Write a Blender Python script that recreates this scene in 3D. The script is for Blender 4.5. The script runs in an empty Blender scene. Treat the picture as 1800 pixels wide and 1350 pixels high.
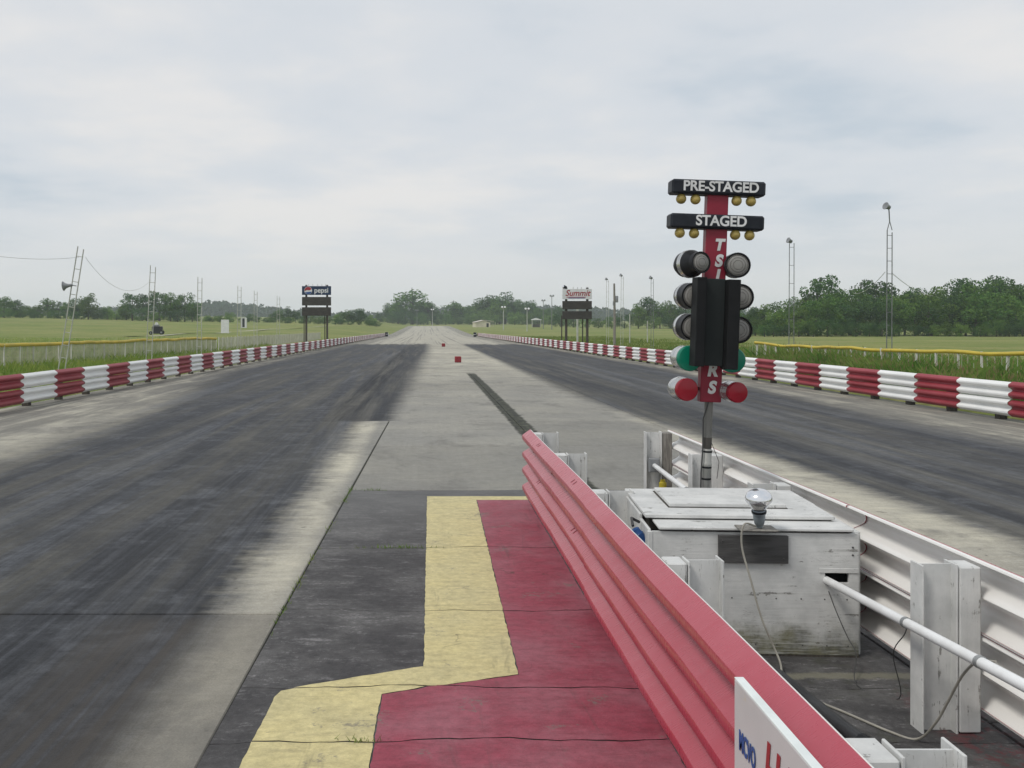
import bpy, math, random
import numpy as np
from mathutils import Vector, Matrix

random.seed(7)
rng = np.random.default_rng(7)
scene = bpy.context.scene
col = scene.collection
R = math.radians

# ---------------------------------------------------------------- camera
CAM_H = 1.7
FPX, VPX, HZY = 1750.0, 750.0, 558.0          # focal length, vanishing point and horizon of the 1800 x 1350 photograph
cam_data = bpy.data.cameras.new('camera')
cam = bpy.data.objects.new('camera', cam_data)
col.objects.link(cam)
cam.location = (0, 0, CAM_H)
cam.rotation_euler = (R(90), 0, 0)
cam_data.sensor_fit = 'HORIZONTAL'
cam_data.sensor_width = 36.0
cam_data.lens = FPX / 1800 * 36
cam_data.shift_x = (900 - VPX) / 1800
cam_data.shift_y = -(675 - HZY) / 1800
cam_data.clip_start = 0.05
cam_data.clip_end = 12000
scene.camera = cam

# ---------------------------------------------------------------- sky and sun
SUN_EL, SUN_AZ = R(52), R(-125)               # azimuth from +Y towards +X: behind and to the side of the start line
world = bpy.data.worlds.new('World')
scene.world = world
world.use_nodes = True
wt = world.node_tree
wt.nodes.clear()


def N(t, typ, **kw):
    n = t.nodes.new(typ)
    for k, v in kw.items():
        if k.startswith('i_'):
            n.inputs[k[2:].replace('_', ' ')].default_value = v
        else:
            setattr(n, k, v)
    return n


def L(t, a, b):
    t.links.new(a, b)


def mth(t, op, a, b=None, c=None, clamp=False):
    n = t.nodes.new('ShaderNodeMath')
    n.operation = op
    n.use_clamp = clamp
    for i, v in enumerate((a, b, c)):
        if v is None:
            continue
        if isinstance(v, (int, float)):
            n.inputs[i].default_value = v
        else:
            t.links.new(v, n.inputs[i])
    return n.outputs[0]


def mapr(t, v, a, b, c=0.0, d=1.0, smooth=True):
    n = t.nodes.new('ShaderNodeMapRange')
    n.interpolation_type = 'SMOOTHSTEP' if smooth else 'LINEAR'
    n.clamp = True
    for i, q in enumerate((v, a, b, c, d)):
        if isinstance(q, (int, float)):
            n.inputs[i].default_value = q
        else:
            t.links.new(q, n.inputs[i])
    return n.outputs[0]


def mixc(t, f, a, b, mode='MIX'):
    n = t.nodes.new('ShaderNodeMix')
    n.data_type = 'RGBA'
    n.blend_type = mode
    n.clamp_factor = True
    for s, v in ((n.inputs[0], f), (n.inputs[6], a), (n.inputs[7], b)):
        if isinstance(v, (int, float)):
            s.default_value = v
        elif isinstance(v, tuple):
            s.default_value = v if len(v) == 4 else v + (1.0,)
        else:
            t.links.new(v, s)
    return n.outputs[2]


def comb(t, x, y, z):
    n = t.nodes.new('ShaderNodeCombineXYZ')
    for i, v in enumerate((x, y, z)):
        if isinstance(v, (int, float)):
            n.inputs[i].default_value = v
        else:
            t.links.new(v, n.inputs[i])
    return n.outputs[0]


def noise(t, vec, scale, detail=4.0, rough=0.55, dist=0.0):
    n = t.nodes.new('ShaderNodeTexNoise')
    n.inputs['Scale'].default_value = scale
    n.inputs['Detail'].default_value = detail
    n.inputs['Roughness'].default_value = rough
    n.inputs['Distortion'].default_value = dist
    t.links.new(vec, n.inputs['Vector'])
    return n.outputs[0]


sky = N(wt, 'ShaderNodeTexSky', sky_type='NISHITA', sun_disc=False, sun_elevation=SUN_EL,
        sun_rotation=SUN_AZ, air_density=1.0, dust_density=2.5, ozone_density=1.0)
tc = N(wt, 'ShaderNodeTexCoord')
sep = N(wt, 'ShaderNodeSeparateXYZ')
L(wt, tc.outputs['Generated'], sep.inputs[0])
zc = mth(wt, 'MAXIMUM', sep.outputs[2], 0.0)
den = mth(wt, 'ADD', zc, 0.14)
cx = mth(wt, 'DIVIDE', sep.outputs[0], den)
cy = mth(wt, 'DIVIDE', sep.outputs[1], den)
cv = comb(wt, mth(wt, 'ADD', cx, 3.1), mth(wt, 'ADD', cy, 1.7), 0.0)
n_big = noise(wt, cv, 0.55, 5.0, 0.50, 0.25)
n_mid = noise(wt, cv, 1.6, 6.0, 0.55, 0.1)
body = mth(wt, 'ADD', mth(wt, 'MULTIPLY', n_big, 0.62), mth(wt, 'MULTIPLY', n_mid, 0.38))
cloud = mixc(wt, mapr(wt, body, 0.36, 0.49), (5.0, 5.65, 6.3), (6.35, 6.65, 7.0))
cloud = mixc(wt, mapr(wt, body, 0.48, 0.62), cloud, (7.5, 7.4, 7.3))
hz = mapr(wt, zc, 0.0, 0.13)
cloud = mixc(wt, hz, (6.85, 6.98, 7.05), cloud)
veil = mixc(wt, 0.93, sky.outputs[0], cloud)
bg = N(wt, 'ShaderNodeBackground')
bg.inputs['Strength'].default_value = 0.1
L(wt, veil, bg.inputs['Color'])
wo = N(wt, 'ShaderNodeOutputWorld')
L(wt, bg.outputs[0], wo.inputs['Surface'])

sun_data = bpy.data.lights.new('sun', 'SUN')
sun_data.energy = 1.5
sun_data.angle = R(14)
sun_data.color = (1.0, 0.96, 0.9)
sun = bpy.data.objects.new('sun', sun_data)
col.objects.link(sun)
sdir = Vector((math.sin(SUN_AZ) * math.cos(SUN_EL), math.cos(SUN_AZ) * math.cos(SUN_EL), math.sin(SUN_EL)))
sun.rotation_euler = sdir.to_track_quat('Z', 'Y').to_euler()
sun.location = sdir * 60

vs = scene.view_settings
vs.view_transform = 'Standard'
vs.look = 'None'
vs.exposure = 0.16
vs.gamma = 1.0
vs.use_curve_mapping = False
scene.cycles.use_denoising = True
scene.cycles.max_bounces = 6
scene.cycles.volume_bounces = 1
scene.render.filter_size = 1.7

# ---------------------------------------------------------------- terrain height
SL = 19.0 / FPX


def gz(y):
    """height of the strip: a gentle fall, level from 260 m on"""
    if y <= 200:
        return -SL * y
    t = min(y - 200, 60.0)
    return -SL * (200 + t - t * t / 120.0)


def ss(v, a, b):
    t = max(0.0, min(1.0, (v - a) / (b - a)))
    return t * t * (3 - 2 * t)


def tz(x, y):
    r = 0.0
    if x < -12:
        r = (0.8 + 0.021 * min(-x, 200)) * ss(y, 60, 380) * ss(-x, 12, 25)
    return gz(y) - 0.03 + r


def at(px, py, d):
    """point at depth d whose picture place in the photograph is (px, py)"""
    return Vector(((px - VPX) / FPX * d, d, CAM_H - (py - HZY) / FPX * d))


def on_ground(px, py, lo=12.0, hi=700.0):
    """where the sight line through (px, py) meets the terrain"""
    for _ in range(60):
        m = 0.5 * (lo + hi)
        p = at(px, py, m)
        if p.z > tz(p.x, m):
            lo = m
        else:
            hi = m
    p = at(px, py, lo)
    p.z = tz(p.x, lo)
    return p


# ---------------------------------------------------------------- mesh helpers
class MB:
    def __init__(self):
        self.v, self.f, self.m = [], [], []

    def add(self, vs_, fs_, mi=0):
        o = len(self.v)
        self.v += [tuple(p) for p in vs_]
        for f in fs_:
            self.f.append(tuple(i + o for i in f))
            self.m.append(mi)
        return self

    def box(self, x0, x1, y0, y1, z0, z1, mi=0, b=0.0):
        if b <= 0:
            vs_ = [(x, y, z) for z in (z0, z1) for y in (y0, y1) for x in (x0, x1)]
            fs_ = [(0, 2, 3, 1), (4, 5, 7, 6), (0, 1, 5, 4), (2, 6, 7, 3), (0, 4, 6, 2), (1, 3, 7, 5)]
            return self.add(vs_, fs_, mi)
        # chamfered box
        vs_, idx = [], {}
        for sx in (0, 1):
            for sy in (0, 1):
                for sz in (0, 1):
                    X, Y, Z = (x0, x1)[sx], (y0, y1)[sy], (z0, z1)[sz]
                    dx, dy, dz = (b, -b)[sx], (b, -b)[sy], (b, -b)[sz]
                    for k, p in enumerate(((X, Y + dy, Z + dz), (X + dx, Y, Z + dz), (X + dx, Y + dy, Z))):
                        idx[(sx, sy, sz, k)] = len(vs_)
                        vs_.append(p)
        c = (0.5 * (x0 + x1), 0.5 * (y0 + y1), 0.5 * (z0 + z1))
        fs_ = []

        def face(ids):
            p = [Vector(vs_[i]) for i in ids]
            n = (p[1] - p[0]).cross(p[2] - p[0])
            if n.dot(sum(p, Vector()) / len(p) - Vector(c)) < 0:
                ids = ids[::-1]
            fs_.append(tuple(ids))
        for s in (0, 1):
            face([idx[(s, 0, 0, 0)], idx[(s, 1, 0, 0)], idx[(s, 1, 1, 0)], idx[(s, 0, 1, 0)]])
            face([idx[(0, s, 0, 1)], idx[(1, s, 0, 1)], idx[(1, s, 1, 1)], idx[(0, s, 1, 1)]])
            face([idx[(0, 0, s, 2)], idx[(1, 0, s, 2)], idx[(1, 1, s, 2)], idx[(0, 1, s, 2)]])
        for a in (0, 1):
            for b_ in (0, 1):
                face([idx[(0, a, b_, 1)], idx[(1, a, b_, 1)], idx[(1, a, b_, 2)], idx[(0, a, b_, 2)]])
                face([idx[(a, 0, b_, 0)], idx[(a, 1, b_, 0)], idx[(a, 1, b_, 2)], idx[(a, 0, b_, 2)]])
                face([idx[(a, b_, 0, 0)], idx[(a, b_, 1, 0)], idx[(a, b_, 1, 1)], idx[(a, b_, 0, 1)]])
                for d_ in (0, 1):
                    face([idx[(a, b_, d_, 0)], idx[(a, b_, d_, 1)], idx[(a, b_, d_, 2)]])
        return self.add(vs_, fs_, mi)

    def tube(self, pts, r, n=8, mi=0, cap=True):
        pts = [Vector(p) for p in pts]
        rs = r if isinstance(r, (list, tuple)) else [r] * len(pts)
        vs_, fs_ = [], []
        up = None
        for i, p in enumerate(pts):
            a = pts[max(i - 1, 0)]
            b = pts[min(i + 1, len(pts) - 1)]
            t = (b - a).normalized()
            if up is None:
                up = Vector((0, 0, 1)) if abs(t.z) < 0.9 else Vector((1, 0, 0))
            s = t.cross(up).normalized()
            up = s.cross(t).normalized()
            for k in range(n):
                w = 2 * math.pi * k / n
                vs_.append(p + (s * math.cos(w) + up * math.sin(w)) * rs[i])
        for i in range(len(pts) - 1):
            for k in range(n):
                k2 = (k + 1) % n
                fs_.append((i * n + k, i * n + k2, (i + 1) * n + k2, (i + 1) * n + k))
        if cap:
            fs_.append(tuple(range(n - 1, -1, -1)))
            fs_.append(tuple((len(pts) - 1) * n + k for k in range(n)))
        return self.add(vs_, fs_, mi)

    def lathe(self, prof, n=20, mi=0, mat=None):
        """prof: (radius, height) along local z"""
        vs_, fs_ = [], []
        for r, h in prof:
            for k in range(n):
                w = 2 * math.pi * k / n
                p = Vector((r * math.cos(w), r * math.sin(w), h))
                vs_.append(mat @ p if mat else p)
        for i in range(len(prof) - 1):
            for k in range(n):
                k2 = (k + 1) % n
                fs_.append((i * n + k, i * n + k2, (i + 1) * n + k2, (i + 1) * n + k))
        if prof[0][0] > 1e-5:
            fs_.append(tuple(range(n - 1, -1, -1)))
        if prof[-1][0] > 1e-5:
            fs_.append(tuple((len(prof) - 1) * n + k for k in range(n)))
        return self.add(vs_, fs_, mi)

    def prism(self, poly, axis, a, b, mi=0):
        """poly of 2-d points extruded along an axis name"""
        n = len(poly)

        def P(p, t):
            return {'x': (t, p[0], p[1]), 'y': (p[0], t, p[1]), 'z': (p[0], p[1], t)}[axis]
        vs_ = [P(p, a) for p in poly] + [P(p, b) for p in poly]
        fs_ = [tuple(range(n)), tuple(range(2 * n - 1, n - 1, -1))]
        for i in range(n):
            j = (i + 1) % n
            fs_.append((i, j, n + j, n + i))
        return self.add(vs_, fs_, mi)

    def mesh(self, name, smooth=False, fix=True, sharp=38):
        me = bpy.data.meshes.new(name)
        me.from_pydata(self.v, [], self.f)
        if any(self.m):
            me.polygons.foreach_set('material_index', self.m)
        if fix:
            import bmesh
            bm = bmesh.new()
            bm.from_mesh(me)
            bmesh.ops.recalc_face_normals(bm, faces=bm.faces)
            bm.to_mesh(me)
            bm.free()
        if smooth:
            me.polygons.foreach_set('use_smooth', [True] * len(me.polygons))
            me.set_sharp_from_angle(angle=R(sharp))
        me.update()
        return me

    def build(self, name, mats, parent=None, smooth=False, fix=True):
        me = self.mesh(name, smooth, fix)
        for m_ in (mats if isinstance(mats, (list, tuple)) else [mats]):
            me.materials.append(m_)
        return put(name, me, parent)


def put(name, me, parent=None, loc=None, rot=None):
    o = bpy.data.objects.new(name, me)
    col.objects.link(o)
    o.parent = parent
    if loc is not None:
        o.location = loc
    if rot is not None:
        o.rotation_euler = rot
    return o


def tag(o, label, cat, group=None):
    o['label'] = label
    o['category'] = cat
    if group:
        o['group'] = group
    return o


def thing(name, label, cat, loc=(0, 0, 0), rot=(0, 0, 0), group=None):
    o = bpy.data.objects.new(name, None)
    o.empty_display_size = 0.2
    col.objects.link(o)
    o.location = loc
    o.rotation_euler = rot
    return tag(o, label, cat, group)


def lettering(name, body, size, m, parent, loc, rot, bold=0.0, italic=0.0, extrude=0.0006, space=1.0, stretch=1.0, name_align='CENTER'):
    cu = bpy.data.curves.new(name, 'FONT')
    cu.body = body
    cu.size = size
    cu.offset = bold
    cu.shear = italic
    cu.extrude = extrude
    cu.space_character = space
    cu.align_x = name_align
    cu.align_y = 'CENTER'
    tmp = bpy.data.objects.new('tmp', cu)
    col.objects.link(tmp)
    dg = bpy.context.evaluated_depsgraph_get()
    me = bpy.data.meshes.new_from_object(tmp.evaluated_get(dg))
    bpy.data.objects.remove(tmp)
    me.name = name
    me.materials.clear()
    me.materials.append(m)
    o = put(name, me, parent, loc, rot)
    o.scale = (stretch, 1, 1)
    return o


# ---------------------------------------------------------------- materials
def new_mat(name):
    m = bpy.data.materials.new(name)
    m.use_nodes = True
    t = m.node_tree
    return m, t, t.nodes['Principled BSDF']


def simple(name, c1, c2=None, scale=6.0, rough=0.6, bump=0.0, metal=0.0, spec=0.4, stretch=(1, 1, 1), spots=None, lo=0.35, hi=0.65, bscale=None, rnd=0.0):
    m, t, p = new_mat(name)
    tcn = N(t, 'ShaderNodeTexCoord')
    mp = N(t, 'ShaderNodeMapping')
    mp.inputs['Scale'].default_value = stretch
    L(t, tcn.outputs['Object'], mp.inputs[0])
    oi = N(t, 'ShaderNodeObjectInfo')
    off = N(t, 'ShaderNodeVectorMath', operation='ADD')
    sc3 = mth(t, 'MULTIPLY', oi.outputs['Random'], 37.0)
    L(t, mp.outputs[0], off.inputs[0])
    L(t, comb(t, sc3, sc3, sc3), off.inputs[1])
    v = off.outputs[0]
    c2 = c2 or tuple(c * 0.8 for c in c1)
    nz = noise(t, v, scale, 5.0, 0.6)
    c = mixc(t, mapr(t, nz, lo, hi), c2, c1)
    if spots:
        sc, thr, width, scol = spots
        nz2 = noise(t, v, sc, 6.0, 0.65)
        c = mixc(t, mapr(t, nz2, thr, thr + width), c, scol)
    if rnd:
        k = mapr(t, oi.outputs['Random'], 0, 1, 1 - rnd, 1 + rnd, False)
        c = mixc(t, 1.0, c, comb(t, k, k, k), 'MULTIPLY')
    L(t, c, p.inputs['Base Color'])
    p.inputs['Roughness'].default_value = rough
    p.inputs['Metallic'].default_value = metal
    p.inputs['Specular IOR Level'].default_value = spec
    if bump:
        b = N(t, 'ShaderNodeBump')
        b.inputs['Strength'].default_value = bump
        b.inputs['Distance'].default_value = 0.01
        L(t, noise(t, v, bscale or scale * 4, 4.0, 0.6), b.inputs['Height'])
        L(t, b.outputs[0], p.inputs['Normal'])
    return m


def world_xyz(t):
    g = N(t, 'ShaderNodeNewGeometry')
    s = N(t, 'ShaderNodeSeparateXYZ')
    L(t, g.outputs['Position'], s.inputs[0])
    return g.outputs['Position'], s.outputs[0], s.outputs[1], s.outputs[2]


def track_material():
    """bare concrete with tyre rubber laid down along both lanes"""
    m, t, p = new_mat('strip_concrete')
    pos, x, y, z = world_xyz(t)
    oi = N(t, 'ShaderNodeObjectInfo')
    # concrete
    grain = noise(t, pos, 34.0, 5.0, 0.7)
    blot = noise(t, pos, 0.55, 5.0, 0.6)
    sweep = noise(t, comb(t, mth(t, 'MULTIPLY', x, 0.9), mth(t, 'MULTIPLY', y, 4.5), 0.0), 2.0, 4.0, 0.6)
    conc = mixc(t, mapr(t, blot, 0.32, 0.68), (0.30, 0.285, 0.242), (0.50, 0.468, 0.37))
    conc = mixc(t, mapr(t, sweep, 0.3, 0.72, 0.0, 0.35), conc, (0.23, 0.222, 0.195))
    conc = mixc(t, mapr(t, grain, 0.35, 0.7, 0.0, 0.3), conc, (0.48, 0.46, 0.41))
    # bright beige strips beside the lanes, greyer concrete in the middle
    k = mapr(t, oi.outputs['Random'], 0, 1, 0.90, 1.08, False)
    mid = mth(t, 'MULTIPLY', mapr(t, x, -0.98, -0.80), mth(t, 'SUBTRACT', 1.0, mapr(t, x, 3.6, 4.1)))
    near_mid = mth(t, 'MULTIPLY', mid, mth(t, 'SUBTRACT', 1.0, mapr(t, y, 12.0, 60.0)))
    conc = mixc(t, mth(t, 'MULTIPLY', near_mid, 0.72), conc, (0.19, 0.188, 0.178))
    conc = mixc(t, 1.0, conc, comb(t, k, k, k), 'MULTIPLY')
    nearc = mth(t, 'MULTIPLY', mapr(t, y, 5.86, 5.98, 1.0, 0.0, False), mapr(t, x, -0.9, -0.86, 1.0, 0.0))
    conc = mixc(t, mth(t, 'MULTIPLY', nearc, 0.68), conc, (0.17, 0.158, 0.135))
    sh = mth(t, 'ADD', mapr(t, x, 7.6, 9.0), mapr(t, x, -5.4, -7.0), clamp=True)
    sw = noise(t, comb(t, mth(t, 'MULTIPLY', x, 1.8), mth(t, 'MULTIPLY', y, 0.16), 6.0), 1.5, 5.0, 0.65, 0.9)
    conc = mixc(t, mth(t, 'MULTIPLY', sh, mapr(t, sw, 0.36, 0.60, 0.25, 0.85)), conc, (0.150, 0.145, 0.13))
    # rubber: streaks run along the lanes, edges feather out in fine cross streaks
    s1 = noise(t, comb(t, mth(t, 'MULTIPLY', x, 1.5), mth(t, 'MULTIPLY', y, 0.05), 3.0), 1.6, 5.0, 0.62, 0.35)
    s2 = noise(t, comb(t, mth(t, 'MULTIPLY', x, 9.0), mth(t, 'MULTIPLY', y, 0.16), 7.0), 1.3, 5.0, 0.65, 0.6)
    s3 = noise(t, comb(t, mth(t, 'MULTIPLY', x, 1.3), mth(t, 'MULTIPLY', y, 1.1), 1.0), 1.6, 7.0, 0.68, 0.4)
    ed = noise(t, comb(t, mth(t, 'MULTIPLY', x, 1.6), mth(t, 'MULTIPLY', y, 3.6), 5.0), 1.5, 6.0, 0.7)
    e = mth(t, 'MULTIPLY', mth(t, 'MULTIPLY', mth(t, 'SUBTRACT', ed, 0.5), 0.55), mapr(t, y, 5.7, 6.1, 0.25, 1.0))
    xe = mth(t, 'ADD', x, e)
    # left lane
    xl = mapr(t, y, 14.0, 42.0, -5.7, -7.9)
    xr = mth(t, 'ADD', mapr(t, y, 18.2, 18.3, -1.19, -0.62, False), mapr(t, y, 20.0, 75.0, 0.0, 0.80, False))
    ml = mth(t, 'MULTIPLY', mapr(t, mth(t, 'SUBTRACT', xe, xl), -0.8, 0.9),
             mth(t, 'SUBTRACT', 1.0, mapr(t, mth(t, 'SUBTRACT', xe, xr), mapr(t, y, 16.0, 45.0, -0.24, -0.60), mapr(t, y, 16.0, 45.0, 0.20, 0.55))))
    # right lane
    xa = mapr(t, y, 7.0, 26.0, 4.62, 3.70)
    xb = mapr(t, y, 14.0, 45.0, 8.75, 9.9)
    mr = mth(t, 'MULTIPLY', mapr(t, mth(t, 'SUBTRACT', xe, xa), -0.22, 0.34),
             mth(t, 'SUBTRACT', 1.0, mapr(t, mth(t, 'SUBTRACT', xe, xb), -0.5, 0.5)))
    rub = mth(t, 'ADD', ml, mr, clamp=True)
    endn = mth(t, 'MULTIPLY', mth(t, 'SUBTRACT', s1, 0.5), 30.0)
    end = mth(t, 'SUBTRACT', 1.0, mapr(t, mth(t, 'ADD', y, endn), 101.0, 112.0))
    rub = mth(t, 'MULTIPLY', rub, end)
    # thin tyre lines farther down
    s4 = noise(t, comb(t, mth(t, 'MULTIPLY', x, 2.4), mth(t, 'MULTIPLY', y, 0.006), 2.0), 1.2, 3.0, 0.6)
    far = mth(t, 'MULTIPLY', mapr(t, y, 95.0, 118.0), mapr(t, s4, 0.56, 0.63, 0.0, 0.55))
    inlane = mth(t, 'MULTIPLY', mapr(t, x, -7.5, -6.5), mth(t, 'SUBTRACT', 1.0, mapr(t, x, 7.5, 9.0)))
    far = mth(t, 'MULTIPLY', far, inlane)
    dens = mapr(t, s1, 0.30, 0.62, 0.80, 1.0)
    cover = mth(t, 'MULTIPLY', rub, dens)
    rc = mixc(t, mapr(t, s2, 0.34, 0.68), (0.017, 0.0175, 0.019), (0.058, 0.0585, 0.061))
    rc = mixc(t, mapr(t, s3, 0.46, 0.66, 0.0, 0.55), rc, (0.105, 0.105, 0.106))
    rc = mixc(t, mapr(t, s1, 0.40, 0.55, 0.85, 0.0), rc, (0.014, 0.0145, 0.016))
    s5 = noise(t, comb(t, mth(t, 'MULTIPLY', x, 0.9), mth(t, 'MULTIPLY', y, 0.035), 9.0), 1.4, 4.0, 0.6, 0.3)
    rc = mixc(t, mapr(t, s5, 0.52, 0.66, 0.0, 0.55), rc, (0.098, 0.099, 0.101))
    # darker run from the joint at 18 m
    run = mth(t, 'MULTIPLY', mapr(t, mth(t, 'ABSOLUTE', mth(t, 'ADD', x, 1.62)), 0.20, 0.42, 1.0, 0.0), mapr(t, y, 18.25, 18.4))
    run = mth(t, 'MULTIPLY', run, mapr(t, y, 55.0, 105.0, 0.9, 0.2))
    rc = mixc(t, run, rc, (0.009, 0.0095, 0.011))
    # heavy deposit where the cars leave the line
    hv = mth(t, 'MULTIPLY', mapr(t, mth(t, 'ABSOLUTE', mth(t, 'ADD', x, 0.85)), 0.35, 0.95, 0.8, 0.0), mapr(t, y, 18.25, 18.4))
    rc = mixc(t, mth(t, 'MULTIPLY', hv, mapr(t, s2, 0.3, 0.7, 1.0, 0.5)), rc, (0.014, 0.0145, 0.016))
    hr = mth(t, 'MULTIPLY', mapr(t, mth(t, 'ABSOLUTE', mth(t, 'SUBTRACT', x, 5.0)), 0.3, 1.1, 0.75, 0.0), mapr(t, y, 8.0, 20.0))
    rc = mixc(t, mth(t, 'MULTIPLY', hr, mapr(t, s2, 0.35, 0.7, 1.0, 0.35)), rc, (0.013, 0.0135, 0.015))
    # fine scuffs along the lane and stone grain
    s6 = noise(t, comb(t, mth(t, 'MULTIPLY', x, 34.0), mth(t, 'MULTIPLY', y, 0.7), 8.0), 1.0, 4.0, 0.6, 0.4)
    s7 = noise(t, comb(t, mth(t, 'MULTIPLY', x, 3.0), mth(t, 'MULTIPLY', y, 16.0), 8.0), 1.0, 5.0, 0.7, 0.3)
    gr = noise(t, pos, 120.0, 2.0, 0.6)
    mo = noise(t, comb(t, mth(t, 'MULTIPLY', x, 9.0), mth(t, 'MULTIPLY', y, 5.0), 3.0), 1.0, 7.0, 0.78)
    f6 = mth(t, 'ADD', mth(t, 'ADD', mth(t, 'ADD', mapr(t, s6, 0.35, 0.65, 0.58, 1.02, False), mapr(t, mo, 0.3, 0.7, -0.30, 0.34, False)), mapr(t, s7, 0.3, 0.7, -0.16, 0.20, False)), mapr(t, gr, 0.3, 0.7, -0.18, 0.22, False))
    rc = mixc(t, 1.0, rc, comb(t, mth(t, 'MULTIPLY', f6, 0.95), f6, mth(t, 'MULTIPLY', f6, 1.09)), 'MULTIPLY')
    fc = mth(t, 'ADD', mth(t, 'ADD', mapr(t, gr, 0.3, 0.7, 0.86, 1.14, False), mapr(t, s7, 0.3, 0.7, -0.07, 0.07, False)), mapr(t, mo, 0.3, 0.7, -0.13, 0.13, False))
    conc = mixc(t, 1.0, conc, comb(t, fc, fc, fc), 'MULTIPLY')
    stn = noise(t, comb(t, mth(t, 'MULTIPLY', x, 1.3), mth(t, 'MULTIPLY', y, 0.8), 2.0), 1.1, 7.0, 0.68, 0.5)
    conc = mixc(t, mapr(t, stn, 0.50, 0.68, 0.0, 0.5), conc, (0.135, 0.13, 0.118))
    spot = mapr(t, noise(t, pos, 7.0, 3.0, 0.5), 0.70, 0.74, 0.0, 0.6)
    conc = mixc(t, spot, conc, (0.12, 0.115, 0.10))
    c = mixc(t, cover, conc, rc)
    # brownish drip in front of the first joint
    br = mth(t, 'MULTIPLY', mapr(t, y, 5.7, 5.95, 1.0, 0.0, False), mapr(t, mth(t, 'ABSOLUTE', mth(t, 'ADD', xe, 1.55)), 0.15, 0.5, 0.75, 0.0))
    c = mixc(t, mth(t, 'MULTIPLY', br, mapr(t, s2, 0.36, 0.62, 1.0, 0.25)), c, (0.058, 0.050, 0.042))
    c = mixc(t, far, c, (0.10, 0.10, 0.10))
    # patch of tar and weeds where the dividing barrier once ran on
    tn = noise(t, pos, 4.0, 5.0, 0.7)
    wob = mth(t, 'MULTIPLY', mth(t, 'SUBTRACT', tn, 0.5), 0.22)
    tar = mth(t, 'MULTIPLY', mapr(t, mth(t, 'ABSOLUTE', mth(t, 'ADD', mth(t, 'SUBTRACT', x, 1.66), wob)), 0.13, 0.19, 1.0, 0.0), mapr(t, y, 36.5, 38.5, 1.0, 0.0))
    tarc = mixc(t, mapr(t, noise(t, pos, 9.0, 5.0, 0.7), 0.45, 0.65), (0.036, 0.037, 0.032), (0.10, 0.105, 0.075))
    c = mixc(t, tar, c, tarc)
    # fine cracks
    L(t, c, p.inputs['Base Color'])
    rr = mth(t, 'SUBTRACT', 0.88, mth(t, 'MULTIPLY', cover, 0.20))
    L(t, mth(t, 'ADD', rr, mapr(t, s2, 0.3, 0.7, -0.06, 0.08)), p.inputs['Roughness'])
    p.inputs['Specular IOR Level'].default_value = 0.22
    b = N(t, 'ShaderNodeBump')
    b.inputs['Strength'].default_value = 0.35
    b.inputs['Distance'].default_value = 0.006
    L(t, mth(t, 'ADD', noise(t, pos, 60.0, 4.0, 0.7), mth(t, 'MULTIPLY', s3, 0.6)), b.inputs['Height'])
    L(t, b.outputs[0], p.inputs['Normal'])
    return m


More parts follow.
